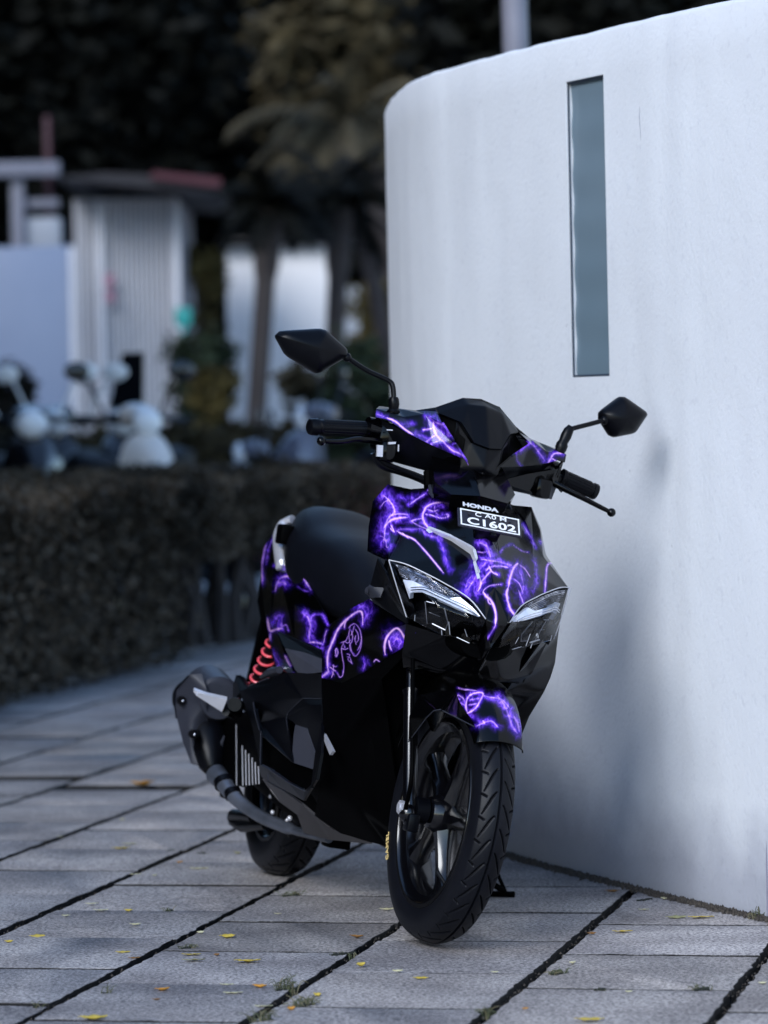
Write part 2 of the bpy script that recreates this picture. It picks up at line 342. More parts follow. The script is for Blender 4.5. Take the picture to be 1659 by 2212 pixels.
def flame(P):
    """colour of the printed wrap at body-space points"""
    W3 = np.c_[P, np.ones(len(P))] @ M.T
    q = proj(W3[:, :3]); x, y = q[:, 0], q[:, 1]
    wx = (fbm(x / 22, y / 22) - .47) * 14; wy = (fbm(x / 22 + 60, y / 22 + 9) - .47) * 14
    core = np.zeros(len(P)); glow = np.zeros(len(P)); near = np.zeros(len(P))
    for pts, w, g, a, b in ART:
        sp = smooth_path([(p[0], p[1], 0) for p in pts], 5); s = np.array([(p.x, p.y) for p in sp])
        lo = s.min(0) - g * 3; hi = s.max(0) + g * 3
        k = np.where((x > lo[0]) & (x < hi[0]) & (y > lo[1]) & (y < hi[1]))[0]
        if not len(k): continue
        X = x[k]; Y = y[k]; WX = wx[k] * min(1, g / 12); WY = wy[k] * min(1, g / 12)
        d1 = np.full(len(k), 1e9); d2 = np.full(len(k), 1e9); tb = np.zeros(len(k))
        for i in range(len(s) - 1):
            ab = s[i + 1] - s[i]; L2 = (ab ** 2).sum() + 1e-9
            for D, ax, ay in ((0, X + WX * .18, Y + WY * .18), (1, X + WX, Y + WY)):
                t = np.clip(((ax - s[i, 0]) * ab[0] + (ay - s[i, 1]) * ab[1]) / L2, 0, 1)
                dd = np.hypot(ax - s[i, 0] - ab[0] * t, ay - s[i, 1] - ab[1] * t)
                if D == 0:
                    tb = np.where(dd < d1, (i + t) / (len(s) - 1), tb); d1 = np.minimum(d1, dd)
                else: d2 = np.minimum(d2, dd)
        end = np.clip(np.minimum(tb, 1 - tb) / .12, .35, 1)
        core[k] = np.maximum(core[k], a * np.exp(-(d1 / (w * .72 * end)) ** 2))
        glow[k] = np.maximum(glow[k], b * np.exp(-(d2 / (g * .62)) ** 1.7))
    rid = 1 - np.abs(fbm(x / 13 + 5 + wx * .05, y / 19 + 3) - .47) * 7; rid = np.clip(rid, 0, 1) ** 2
    fil = 1 - np.abs(fbm(x / 7 + 50 + wx * .1, y / 9 + 33 + wy * .1) - .47) * 8; fil = np.clip(fil, 0, 1) ** 2
    s2 = 1 - np.abs(fbm(x / 10 + 80 + wy * .12, y / 24 + 13 + wx * .08) - .47) * 9; s2 = np.clip(s2, 0, 1) ** 1.5
    body = .10 + .38 * rid + .30 * s2 + .35 * fbm(x / 16 + 9, y / 16 + 77)
    core = core * np.clip(.45 + 1.1 * fbm(x / 9 + 3, y / 9 + 41), .5, 1.1)
    v = glow * body; hot = np.clip(core + glow ** 1.3 * (.34 * rid + .14 * fil + .26 * s2), 0, 1.3)
    c = np.full((len(P), 3), .0008)
    c += v[:, None] * np.array([.05, .012, .62]) * 1.1
    c += (glow * rid * .5)[:, None] * np.array([.20, .05, .75])
    c += (glow ** 1.4 * .22)[:, None] * np.array([.06, .012, .60])
    h = np.clip(hot, 0, 1)[:, None]; c += (glow ** 2 * body * .5)[:, None] * np.array([.16, .03, .62])
    c = c * (1 - .8 * h) + h * (np.array([.36, .12, .92]) * (1 - h) + np.array([.92, .52, .95]) * h)
    return np.clip(c, 0, .98)

# ------------------------------------------------------------------ faceted, softened body panels
def refine(V, F, target):
    V = np.array(V, float); F = np.array(F, int)
    for _ in range(7):
        e = np.concatenate([F[:, [0, 1]], F[:, [1, 2]], F[:, [2, 0]]])
        L = np.linalg.norm(V[e[:, 0]] - V[e[:, 1]], axis=1)
        if np.percentile(L, 85) < target: break
        es = np.sort(e, 1); uq, inv = np.unique(es, axis=0, return_inverse=True); inv = inv.ravel()
        n = len(V); V = np.concatenate([V, (V[uq[:, 0]] + V[uq[:, 1]]) / 2]); m = len(F)
        a, b, c = n + inv[:m], n + inv[m:2 * m], n + inv[2 * m:]
        F = np.concatenate([np.c_[F[:, 0], a, c], np.c_[a, F[:, 1], b], np.c_[c, b, F[:, 2]], np.c_[a, b, c]])
    return V, F
def edges_of(F):
    e = np.sort(np.concatenate([F[:, [0, 1]], F[:, [1, 2]], F[:, [2, 0]]]), 1)
    uq, cnt = np.unique(e, axis=0, return_counts=True); return uq, cnt
def relax(V, F, it):
    e, cnt = edges_of(F); bd = np.zeros(len(V), bool); bd[e[cnt == 1].ravel()] = True
    deg = np.zeros(len(V)); np.add.at(deg, e[:, 0], 1); np.add.at(deg, e[:, 1], 1)
    for _ in range(it):
        s = np.zeros_like(V); np.add.at(s, e[:, 0], V[e[:, 1]]); np.add.at(s, e[:, 1], V[e[:, 0]])
        N = s / np.maximum(deg, 1)[:, None]; V = np.where(bd[:, None], V, V * .5 + N * .5)
    return V
def panel(name, verts, faces, m, parent, res=.008, it=4, th=.004, mirror=True, T=None, ref=(.6, 0, .55), wrap=False, both=False, smooth=180):
    """verts: dict key -> (crop point, axis 'f'/'l'/'h', value) or 3 body coordinates.
    T: frame in which the coordinates live ('S' = steered)"""
    used = {k for f in faces for k in (f.split() if isinstance(f, str) else f)}
    Fm = SM if T == 'S' else M; ks = [k for k in verts if k in used]; P = []
    for k in ks:
        v = verts[k]
        if isinstance(v[0], tuple): P.append(un(*v[0], 'flh'.index(v[1]), v[2], Fm))
        else: P.append(np.array(v, float))
    P = np.array(P); idx = {k: i for i, k in enumerate(ks)}
    tri = []
    for f in faces:
        f = f.split() if isinstance(f, str) else f
        for i in range(1, len(f) - 1): tri.append((idx[f[0]], idx[f[i]], idx[f[i + 1]]))
    tri = np.array(tri)
    def outward(P, tri, rf):
        t = tri.copy()
        for i, (a, b, c) in enumerate(t):
            n = np.cross(P[b] - P[a], P[c] - P[a])
            if n @ ((P[a] + P[b] + P[c]) / 3 - rf) < 0: t[i] = (a, c, b)
        return t
    rf = np.array(ref, float); objs = []
    sets = []
    if mirror == 'join':
        P[np.abs(P[:, 1]) < .012, 1] = 0
        Q = P * [1, -1, 1]; key = {}; allP = []; mp = []
        for p in list(P) + list(Q):
            k = tuple(np.round(p, 4))
            if k not in key: key[k] = len(allP); allP.append(p)
            mp.append(key[k])
        mp = np.array(mp); n = len(P)
        t = np.concatenate([mp[tri], mp[tri[:, ::-1] + n]]); allP = np.array(allP)
        t = outward(allP, t, rf); sets.append((allP, t))
    else:
        sets.append((P, outward(P, tri, rf)))
        if mirror:
            Q = P * [1, -1, 1]; sets.append((Q, outward(Q, tri, rf * [1, -1, 1])))
    for P0, t0 in sets:
        V, F = refine(P0, t0, res); V = relax(V, F, int(it * 3))
        n = np.cross(V[F[:, 1]] - V[F[:, 0]], V[F[:, 2]] - V[F[:, 0]]); N = np.zeros_like(V)
        for k in range(3): np.add.at(N, F[:, k], n)
        N /= np.linalg.norm(N, axis=1)[:, None] + 1e-12
        # rolled edge: boundary and next ring sink a little, then a skirt of real thickness
        e, cnt = edges_of(F); be = e[cnt == 1]; bset = set(be.ravel().tolist())
        V2 = V - N * th
        fd = {(a, b) for tr in F.tolist() for a, b in ((tr[0], tr[1]), (tr[1], tr[2]), (tr[2], tr[0]))}
        nb = len(V); bl = sorted(bset); bi = {v: nb + i for i, v in enumerate(bl)}
        Vs = np.concatenate([V, V2[bl]]); sk = []
        for a, b in be.tolist():
            if (a, b) not in fd: a, b = b, a
            sk.append((b, a, bi[a], bi[b]))
        Ff = F.tolist() + sk
        if T == 'S': Vs = Vs @ S[:3, :3].T + S[:3, 3]
        col = flame(Vs) if wrap else None
        objs.append(mk(name, Vs, Ff, m, parent, smooth=40, col=col))
    return objs

# ================================================================== THE SETTING
def mat_ground():
    m = bpy.data.materials.new('joint_sand'); m.use_nodes = True
    nt = m.node_tree; b = nt.nodes['Principled BSDF']; b.inputs['Roughness'].default_value = .95
    tc = nt.nodes.new('ShaderNodeTexCoord'); n = nt.nodes.new('ShaderNodeTexNoise'); n.inputs['Scale'].default_value = 30; n.inputs['Detail'].default_value = 8
    r = nt.nodes.new('ShaderNodeValToRGB'); r.color_ramp.elements[0].color = (.003, .003, .003, 1); r.color_ramp.elements[1].color = (.014, .012, .012, 1)
    nt.links.new(tc.outputs['Object'], n.inputs['Vector']); nt.links.new(n.outputs['Fac'], r.inputs[0]); nt.links.new(r.outputs[0], b.inputs['Base Color'])
    bp = nt.nodes.new('ShaderNodeBump'); bp.inputs['Distance'].default_value = .01; nt.links.new(n.outputs['Fac'], bp.inputs['Height']); nt.links.new(bp.outputs[0], b.inputs['Normal'])
    return m
def mat_slab():
    m = bpy.data.materials.new('granite_slab'); m.use_nodes = True
    nt = m.node_tree; N = nt.nodes.new; L = nt.links.new; b = nt.nodes['Principled BSDF']
    b.inputs['Roughness'].default_value = .75; b.inputs['Specular IOR Level'].default_value = .3
    tc = N('ShaderNodeTexCoord'); at_ = N('ShaderNodeAttribute'); at_.attribute_name = 'wrap'
    def noise(s, d=6, ds=0):
        n = N('ShaderNodeTexNoise'); n.inputs['Scale'].default_value = s; n.inputs['Detail'].default_value = d; n.inputs['Distortion'].default_value = ds
        L(tc.outputs['Object'], n.inputs['Vector']); return n
    def ramp(src, p0, p1, c0, c1):
        r = N('ShaderNodeValToRGB'); r.color_ramp.elements[0].position = p0; r.color_ramp.elements[1].position = p1
        r.color_ramp.elements[0].color = (*c0, 1); r.color_ramp.elements[1].color = (*c1, 1); L(src, r.inputs[0]); return r
    def mul(a, bb):
        x = N('ShaderNodeMix'); x.data_type = 'RGBA'; x.blend_type = 'MULTIPLY'; x.inputs[0].default_value = 1; L(a, x.inputs[6]); L(bb, x.inputs[7]); return x.outputs[2]
    g1 = noise(150, 4, .6); r1 = ramp(g1.outputs['Fac'], .36, .62, (.34, .34, .36), (1.3, 1.3, 1.3))
    g2 = noise(4, 5); r2 = ramp(g2.outputs['Fac'], .35, .65, (.66, .65, .66), (1.1, 1.1, 1.1))
    g3 = noise(420, 2); r3 = ramp(g3.outputs['Fac'], .35, .65, (.75, .75, .76), (1.2, 1.2, 1.2))
    c = mul(mul(mul(at_.outputs['Color'], r1.outputs[0]), r2.outputs[0]), r3.outputs[0])
    L(c, b.inputs['Base Color'])
    bp = N('ShaderNodeBump'); bp.inputs['Strength'].default_value = .8; bp.inputs['Distance'].default_value = .003
    L(g1.outputs['Fac'], bp.inputs['Height']); L(bp.outputs[0], b.inputs['Normal'])
    return m
def mat_wall(name, base, mark=True):
    m = bpy.data.materials.new(name); m.use_nodes = True
    nt = m.node_tree; N = nt.nodes.new; L = nt.links.new; b = nt.nodes['Principled BSDF']
    b.inputs['Roughness'].default_value = .8; b.inputs['Specular IOR Level'].default_value = .25
    tc = N('ShaderNodeTexCoord')
    def noise(s, d=6, sc=(1, 1, 1)):
        mp = N('ShaderNodeMapping'); mp.inputs['Scale'].default_value = sc; L(tc.outputs['Object'], mp.inputs[0])
        n = N('ShaderNodeTexNoise'); n.inputs['Scale'].default_value = s; n.inputs['Detail'].default_value = d; L(mp.outputs[0], n.inputs['Vector']); return n.outputs['Fac']
    def ramp(src, p0, p1, c0, c1):
        r = N('ShaderNodeValToRGB'); r.color_ramp.elements[0].position = p0; r.color_ramp.elements[1].position = p1
        r.color_ramp.elements[0].color = (*c0, 1); r.color_ramp.elements[1].color = (*c1, 1); L(src, r.inputs[0]); return r.outputs[0]
    def mul(a, bb, f=1):
        x = N('ShaderNodeMix'); x.data_type = 'RGBA'; x.blend_type = 'MULTIPLY'; x.inputs[0].default_value = f; L(a, x.inputs[6]); L(bb, x.inputs[7]); return x.outputs[2]
    c = ramp(noise(1.6, 4), .3, .7, [v * .93 for v in base], base)
    c = mul(c, ramp(noise(7, 8, (1, 1, .25)), .25, .5, (.975, .975, .98), (1, 1, 1)))       # faint vertical weathering
    c = mul(c, ramp(noise(55, 6), .28, .42, (.93, .93, .94), (1, 1, 1)))
    c = mul(c, ramp(noise(26, 2), .16, .2, (.35, .34, .36), (1, 1, 1)))                      # small chips
    # darker towards the pavement, edge broken up by noise
    sp = N('ShaderNodeSeparateXYZ'); L(tc.outputs['Object'], sp.inputs[0])
    ad = N('ShaderNodeMath'); ad.operation = 'MULTIPLY_ADD'; L(noise(9, 8), ad.inputs[0]); ad.inputs[1].default_value = -.14; L(sp.outputs['Z'], ad.inputs[2])
    c = mul(c, ramp(ad.outputs[0], -.13, .16, (.58, .58, .62), (1, 1, 1)))
    L(c, b.inputs['Base Color'])
    h1 = noise(95, 6); bp = N('ShaderNodeBump'); bp.inputs['Strength'].default_value = .35; bp.inputs['Distance'].default_value = .003; L(h1, bp.inputs['Height'])
    bp2 = N('ShaderNodeBump'); bp2.inputs['Strength'].default_value = .5; bp2.inputs['Distance'].default_value = .02; L(noise(2.2, 3), bp2.inputs['Height']); L(bp.outputs[0], bp2.inputs['Normal'])
    L(bp2.outputs[0], b.inputs['Normal'])
    return m
G['slab'] = mat_slab(); G['joint'] = mat_ground()
G['wall'] = mat_wall('white_render', (.76, .79, .84))
G['pane'] = mat('frosted_glass', (.13, .20, .25), .3, coat=.3, noise=(1.6, .25, (.20, .27, .33)), bump=(3, .1, .01))
G['concrete'] = mat('pale_concrete', (.55, .55, .56), .85, noise=(2, .3, (.62, .62, .62)))
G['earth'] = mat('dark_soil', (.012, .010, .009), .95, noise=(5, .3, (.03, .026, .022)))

# ground sheet to the horizon
b = MB(); b.add([(-400, -60, -.05), (400, -60, -.05), (400, 500, -.05), (-400, 500, -.05)], [(0, 1, 2, 3)])
tag(b.build('ground', G['joint'], smooth=0), kind='structure')
# paving slabs: running bond, measured from the photograph
PTH = R(11.8); PA = np.array([math.sin(PTH), math.cos(PTH)]); PN = np.array([math.cos(PTH), -math.sin(PTH)])
V = []; F = []; C = []
for ci in range(-12, 9):
    n0 = -1.262 + .3935 * ci - .0; n1 = n0 + .3935
    off = {0: 7.08, 1: 6.82}[abs(ci) % 2] - .435 * 8
    for j in range(0, 36):
        a0 = off + .4385 * j + rng.normal(0, .004); a1 = a0 + .4385
        wj = .0105 + rng.random() * .004; lj = .0035 + rng.random() * .004
        x0, x1, y0, y1 = n0 + wj, n1 - wj * .75, a0 + lj, a1 - lj
        cx_, cy_ = (x0 + x1) / 2 * PN + (y0 + y1) / 2 * PA
        z = rng.normal(0, .0012); tx, ty = rng.normal(0, .002, 2)
        if ci in (-5, -6) and j == 17: y0 += .12
        if (n0 * PN + a0 * PA)[1] > 19.6: continue
        be = .0009 + rng.random() * .0009; i0 = len(V); ns = 16
        def ringpts(ins, zz, jit):
            out = []
            for (p, q) in (((x0, y0), (x1, y0)), ((x1, y0), (x1, y1)), ((x1, y1), (x0, y1)), ((x0, y1), (x0, y0))):
                for k in range(ns):
                    t = k / ns; px = p[0] + (q[0] - p[0]) * t; py = p[1] + (q[1] - p[1]) * t
                    out.append([px, py])
            out = np.array(out); c_ = np.array([(x0 + x1) / 2, (y0 + y1) / 2]); hw = np.array([(x1 - x0) / 2, (y1 - y0) / 2])
            out = c_ + (out - c_) * (1 - ins / hw) + jit
            return [np.array([*(u * PN + v * PA), zz + tx * (u - c_[0]) + ty * (v - c_[1])]) for u, v in out]
        jit = rng.normal(0, .0020, (ns * 4, 2)) + .004 * (vnoise(np.arange(ns * 4) / 3. + i0, np.full(ns * 4, i0 * .37)) - .5)[:, None]
        r0 = ringpts(0, z - .075, jit); r1 = ringpts(0, z - be, jit); r2 = ringpts(be * .35, z - be * .3, jit); r3 = ringpts(be, z, jit * .5)
        V += r0 + r1 + r2 + r3; n4 = ns * 4
        for r_ in range(3):
            for k in range(n4): F.append((i0 + r_ * n4 + k, i0 + r_ * n4 + (k + 1) % n4, i0 + (r_ + 1) * n4 + (k + 1) % n4, i0 + (r_ + 1) * n4 + k))
        F.append(tuple(range(i0 + 3 * n4, i0 + 4 * n4)))
        g = .36 * (1 + rng.normal(0, .11)); t = rng.normal(0, .004); C += [(.012, .011, .011)] * (2 * n4) + [(g * .5, g * .48, g * .46)] * n4 + [(g * 1.08 + t * .6, g, g * .95 - t)] * n4      # soil stained edges
tag(mk('pavement', V, F, G['slab'], smooth=50, col=np.array(C)), kind='structure')

# ------------------------------------------------------------------ curved white wall
WP = smooth_path([(2.6, 4.6, 0), (2.0, 5.4, 0), (1.42, 6.55, 0), (1.05, 7.35, 0), (.775, 8.03, 0), (.625, 8.38, 0), (.54, 8.6, 0), (.395, 8.98, 0), (.30, 9.25, 0), (.203, 9.55, 0), (.12, 9.83, 0), (.065, 10.15, 0), (.038, 10.45, 0), (.022, 10.8, 0), (.018, 11.1, 0), (.03, 11.45, 0), (.09, 11.8, 0), (.25, 12.1, 0), (.6, 12.4, 0), (1.4, 12.6, 0), (3, 12.7, 0)], 10)
WP = np.array([(p.x, p.y) for p in WP]); H = 1.857
seg = np.r_[0, np.cumsum(np.linalg.norm(np.diff(WP, axis=0), axis=1))]
us = np.arange(0, seg[-1], .03)
def wall_at(u): return np.array([np.interp(u, seg, WP[:, 0]), np.interp(u, seg, WP[:, 1])])
def u_of_px(x, y):
    d = ray(x, y); best = min(np.arange(0, seg[-1] * .7, .002), key=lambda u: abs(wall_at(u)[0] / wall_at(u)[1] - d[0] / d[1])); return best
uw0, uw1 = sorted((u_of_px(1228.5, 500), u_of_px(1310.5, 500)))
zw0, zw1 = 1.103, 1.757
us = np.unique(np.r_[us[(np.abs(us - uw0) > .02) & (np.abs(us - uw1) > .02)], uw0, uw1])
zs = np.unique(np.round(np.r_[-.04, np.arange(.05, H - .05, .08), zw0, zw1, H - .012, H - .004, H], 4)); TH = .2
def wn_at(u):
    a, b_ = wall_at(max(u - .01, 0)), wall_at(min(u + .01, seg[-1])); t = (b_ - a) / np.linalg.norm(b_ - a); return np.array([-t[1], t[0]])   # away from us
sgn = 1 if wn_at(u_of_px(1300, 500)) @ np.array([.2, 1]) > 0 else -1
V = []; F = []; nz = len(zs)
for i, u in enumerate(us):
    p = wall_at(u); n = wn_at(u) * sgn
    for side in (0, 1):
        for z in zs:
            ins = .010 if z == H else (.004 if z == zs[-2] else 0)
            wob = (fbm(np.array([u * 3.1]), np.array([z * 3.0]))[0] - .47) * .006 + (fbm(np.array([u * 14.]), np.array([3.3]))[0] - .47) * .004
            q = p + n * ((ins + wob) if side == 0 else (TH - ins)); V.append((q[0], q[1], z + (fbm(np.array([u * 9.]), np.array([8.8]))[0] - .47) * .008 * (z > H - .06)))
def vi(i, side, k): return (i * 2 + side) * nz + k
for i in range(len(us) - 1):
    for k in range(nz - 1):
        hole = uw0 - 1e-6 <= us[i] < uw1 - 1e-6 and zw0 - 1e-3 <= zs[k] < zw1 - 1e-3
        if not hole:
            F.append((vi(i, 0, k), vi(i + 1, 0, k), vi(i + 1, 0, k + 1), vi(i, 0, k + 1))); F.append((vi(i, 1, k), vi(i, 1, k + 1), vi(i + 1, 1, k + 1), vi(i + 1, 1, k)))
    F.append((vi(i, 0, nz - 1), vi(i + 1, 0, nz - 1), vi(i + 1, 1, nz - 1), vi(i, 1, nz - 1)))
i0 = int(np.argmin(abs(us - uw0))); i1 = int(np.argmin(abs(us - uw1))); k0 = int(np.argmin(abs(zs - zw0))); k1 = int(np.argmin(abs(zs - zw1)))
for i in range(i0, i1):
    for k in (k0, k1): F.append((vi(i, 0, k), vi(i + 1, 0, k), vi(i + 1, 1, k), vi(i, 1, k)))
for i in (i0, i1):
    for k in range(k0, k1): F.append((vi(i, 0, k), vi(i, 0, k + 1), vi(i, 1, k + 1), vi(i, 1, k)))
for i in (0, len(us) - 1):
    for k in range(nz - 1): F.append((vi(i, 0, k), vi(i, 0, k + 1), vi(i, 1, k + 1), vi(i, 1, k)))
wall = mk('curved_wall', V, F, G['wall'], smooth=50)
tag(wall, 'tall white rendered wall curving away to a rounded corner behind the motor scooter', 'wall')
# glass strip of the slot, sitting a little behind the face
def on_wall(u, z, d): p = wall_at(u) + wn_at(u) * sgn * d; return (p[0], p[1], z)
V = []; F = []
uu = np.linspace(uw0 + .0015, uw1 - .0015, 5); zz = np.linspace(zw0 + .0015, zw1 - .0015, 40)
for d in (.012, .035):
    for u in uu:
        for z in zz: V.append(on_wall(u, z, d + (.0012 * math.sin(z * 60) if d < .02 else 0)))
for s in (0, 1):
    for i in range(4):
        for k in range(39):
            a = s * 200 + i * 40 + k; F.append((a, a + 40, a + 41, a + 1))
mk('window_pane', V, F, G['pane'], wall, smooth=60)
fb = MB()      # thin dark bead round the pane
for (a, c) in (((uw0 + .002, zw0), (uw0 + .002, zw1)), ((uw1 - .002, zw0), (uw1 - .002, zw1)), ((uw0, zw0 + .003), (uw1, zw0 + .003)), ((uw0, zw1 - .003), (uw1, zw1 - .003))):
    fb.tube([on_wall(a[0], a[1], .004), on_wall(c[0], c[1], .004)], .0024, 6)
fb.build('window_frame', mat('dark_sealant', (.03, .045, .07), .6), wall)
# hairline scratches and the long stain groove right of the window
sc_ = MB()
uj = u_of_px(1657.5, 1900)
sc_.tube([on_wall(uj, z, .001) for z in (-.03, .04, .12, .17)], [.004, .003, .003, .001], 5)
us1 = u_of_px(1383, 300)
for a, zc in ((1383, [(1383, 215), (1381, 250), (1384, 290), (1386, 330)]), (1, [(1192, 208), (1196, 198), (1203, 190)]), (1, [(1170, 228), (1172, 218)]), (1, [(1595, 44), (1608, 36), (1640, 36)]), (1, [(1412, 276), (1412, 280)]), (1, [(1436, 440), (1438, 432)]), (1, [(1224, 700), (1222, 706)])):
    pts = []
    for (x, y) in zc:
        u = u_of_px(x, y); p = wall_at(u); d = ray(x, y); pts.append(on_wall(u, 1.04 + d[2] * p[1] / d[1], .0006))
    sc_.tube(pts, [.0003] + [.0010 if a == 1 else .0016] * (len(pts) - 2) + [.0003], 5)
sc_.build('scratch_marks', mat('wall_scratches', (.22, .22, .28), .9), wall)

# ================================================================== THE MOTOR SCOOTER
bike = empty('motor_scooter', M)
tag(bike, 'black motor scooter with purple flame wrap on its side stand beside the white wall', 'motor scooter')

# ---------------- wheels
def lathe(prof, c, n=96, T=None, closed=False):
    V = []; F = []; m = len(prof)
    for i in range(n):
        a = 2 * math.pi * i / n
        for r_, l in prof: V.append((c[0] + r_ * math.cos(a), c[1] + l, c[2] + r_ * math.sin(a)))
    for i in range(n):
        j = (i + 1) % n
        for k in range(m if closed else m - 1): F.append((i * m + k, i * m + (k + 1) % m, j * m + (k + 1) % m, j * m + k))
    V = np.array(V)
    if T is not None: V = V @ T[:3, :3].T + T[:3, 3]
    return V, F
def tyre(parent, c, R0, hw, T, nrow=1296, tread=True):
    # half profile from bead to crown
    q = R0 - .178
    P = [(.180, hw * .80), (.186, hw * .90), (.178 + q * .30, hw * 1.0), (.178 + q * .5, hw * 1.03), (.178 + q * .66, hw * .99), (.178 + q * .78, hw * .90)]
    crown = [(R0 - (t ** 2.0) * q * .20, hw * .90 * t) for t in np.linspace(.97, 0, 26)]
    half = P + crown; prof = half + [(r_, -l) for r_, l in half[::-1][1:]]
    prof = np.array(prof); n = nrow; th = np.linspace(0, 2 * math.pi, n, endpoint=False)
    Rr = np.repeat(prof[None, :, 0], n, 0); Ll = np.repeat(prof[None, :, 1], n, 0); TT = np.repeat(th[:, None], len(prof), 1)
    g = np.zeros_like(Rr)
    if tread:
        per = 2 * math.pi / 34; a = np.abs(Ll); side = (Ll > 0) * .5
        t = np.clip((a - .006) / (hw * .9 - .006), 0, 1); on = (a > .006) & (Rr > R0 - q * .22)
        ph = (TT / per + side + (t ** 1.3) * 1.25) % 1.0
        wd = .10 * np.sin(np.clip(t * 1.15, 0, 1) * math.pi) ** .7 + .012
        g1 = np.clip(1 - np.abs(ph - .5) / np.maximum(wd, .01), 0, 1) * on * (t < .86)
        ph2 = (TT / per + side + .45 - (t) * .35) % 1.0
        g2 = np.clip(1 - np.abs(ph2 - .5) / .05, 0, 1) * on * (t > .62) * (t < .98)
        g3 = np.clip(1 - a / .0022, 0, 1) * (Rr > R0 - .01)
        g = np.clip(np.maximum(np.maximum(g1 * 2.2, g2 * 2), g3 * 2.5), 0, 1)
    Rr = Rr - g * .0042
    V = np.stack([c[0] + Rr * np.cos(TT), c[1] + Ll, c[2] + Rr * np.sin(TT)], -1).reshape(-1, 3); m = len(prof); F = []; fm = []
    gi = g.reshape(-1)
    for i in range(n):
        j = (i + 1) % n
        for k in range(m - 1):
            f = (i * m + k, i * m + k + 1, j * m + k + 1, j * m + k); F.append(f); fm.append(1 if gi[list(f)].mean() > .5 else 0)
    if T is not None: V = V @ T[:3, :3].T + T[:3, 3]
    return mk('tyre', V, F, None, parent, smooth=60, slots=[G['rubber'], G['groove']], fm=fm)
WF = (WB, 0, .25); WR = (0, 0, .257)
def part(name, parent=bike):
    o = bpy.data.objects.new(name, None); COL.objects.link(o); o.parent = parent; o.empty_display_size = .05; return o
def rimset(parent, c, T, hw, ang0, bore=.03):
    s_ = hw / .035
    prof = [(.182, .030 * s_), (.187, .033 * s_), (.186, .0355 * s_), (.178, .0355 * s_), (.174, .030 * s_), (.168, .0275 * s_), (.160, .024 * s_), (.156, .014 * s_), (.155, 0)]
    prof = prof + [(r_, -l) for r_, l in prof[::-1][1:]]
    V, F = lathe(prof, c, 144, T, True)
    mk('rim', V, F, G['alloy'], parent, smooth=40)
    hubp = [(.0, .052), (.014, .052), (.018, .048), (.026, .044), (.032, .030), (.034, 0), (.032, -.030), (.026, -.044), (.018, -.048), (.014, -.052), (0, -.052)]
    V, F = lathe([(max(r_, .0005) * 1.15, l) for r_, l in hubp], c, 48, T); mk('hub', V, F, G['alloy'], parent, smooth=40)
    for k in range(5):
        a = ang0 + k * 2 * math.pi / 5; V = []; F = []
        for (r_, w, t, da) in ((.028, .024, .028, 0), (.06, .018, .022, .03), (.10, .016, .018, .07), (.135, .019, .017, .09), (.160, .032, .021, .10)):
            ca, sa = math.cos(a + da), math.sin(a + da); rad = np.array([ca, 0, sa]); tan = np.array([-sa, 0, ca]); l = np.array([0, 1, 0]); cc = np.array(c) + rad * r_
            for (u, v) in ((1, -.35), (1, .35), (.45, 1), (-.45, 1), (-1, .35), (-1, -.35), (-.45, -1), (.45, -1)): V.append(cc + tan * w * u + l * t * v)
        for i in range(4):
            for q in range(8): F.append((i * 8 + q, i * 8 + (q + 1) % 8, i * 8 + 8 + (q + 1) % 8, i * 8 + 8 + q))
        V = np.array(V)
        if T is not None: V = V @ T[:3, :3].T + T[:3, 3]
        mk('spoke', V, F, G['alloy'], parent, smooth=50)
fw = part('front_wheel')
tyre(fw, WF, .25, .039, S5); rimset(fw, WF, S5, .036, R(65))
V, F = lathe([(.055, .052), (.11, .052), (.11, .056), (.055, .056)], WF, 64, S5, True); mk('brake_disc', V, F, G['silver'], fw, smooth=30)
# valve stem
a_ = R(-62); b = MB(); b.tube([(WB + .155 * math.cos(a_), -.004, .25 + .155 * math.sin(a_)), (WB + .138 * math.cos(a_), -.016, .25 + .138 * math.sin(a_)), (WB + .122 * math.cos(a_), -.028, .25 + .122 * math.sin(a_))], [.004, .0035, .0045], 8)
b.build('valve', G['satin'], fw, T=S5)
rw = part('rear_wheel'); tyre(rw, WR, .257, .047, None, 480); rimset(rw, WR, None, .042, R(20))
# lettering on the front tyre wall
def text_obj(s, size, ext=.0008, off=0.0, xs=1.0, sp=1.0):
    cu = bpy.data.curves.new('t', 'FONT'); cu.body = s; cu.size = size; cu.extrude = ext; cu.offset = off; cu.align_x = 'CENTER'; cu.align_y = 'CENTER'; cu.space_character = sp; cu.resolution_u = 6
    o = bpy.data.objects.new('t', cu); COL.objects.link(o); dg = bpy.context.evaluated_depsgraph_get(); me = bpy.data.meshes.new_from_object(o.evaluated_get(dg))
    V = np.array([v.co[:] for v in me.vertices]); F = [tuple(p.vertices) for p in me.polygons]; bpy.data.objects.remove(o); bpy.data.meshes.remove(me)
    V[:, 0] *= xs; V[:, :2] -= (V[:, :2].max(0) + V[:, :2].min(0)) / 2; return V, F
V, F = text_obj('CAMEL', .016, .0006, .0005, 1.05, 1.15)
# baseline runs along an arc on the right-hand sidewall (l<0); letters read upwards, tops towards the rim
th0 = R(-156); rr = .219
th_ = th0 - V[:, 0] / rr * 1.0; rad = rr + V[:, 1]
TX = np.stack([WB + rad * np.cos(th_), -(.0412 + V[:, 2]), .25 + rad * np.sin(th_)], 1) @ S5[:3, :3].T + S5[:3, 3]
mk('tyre_lettering', TX, F, G['gold'], fw, smooth=0)

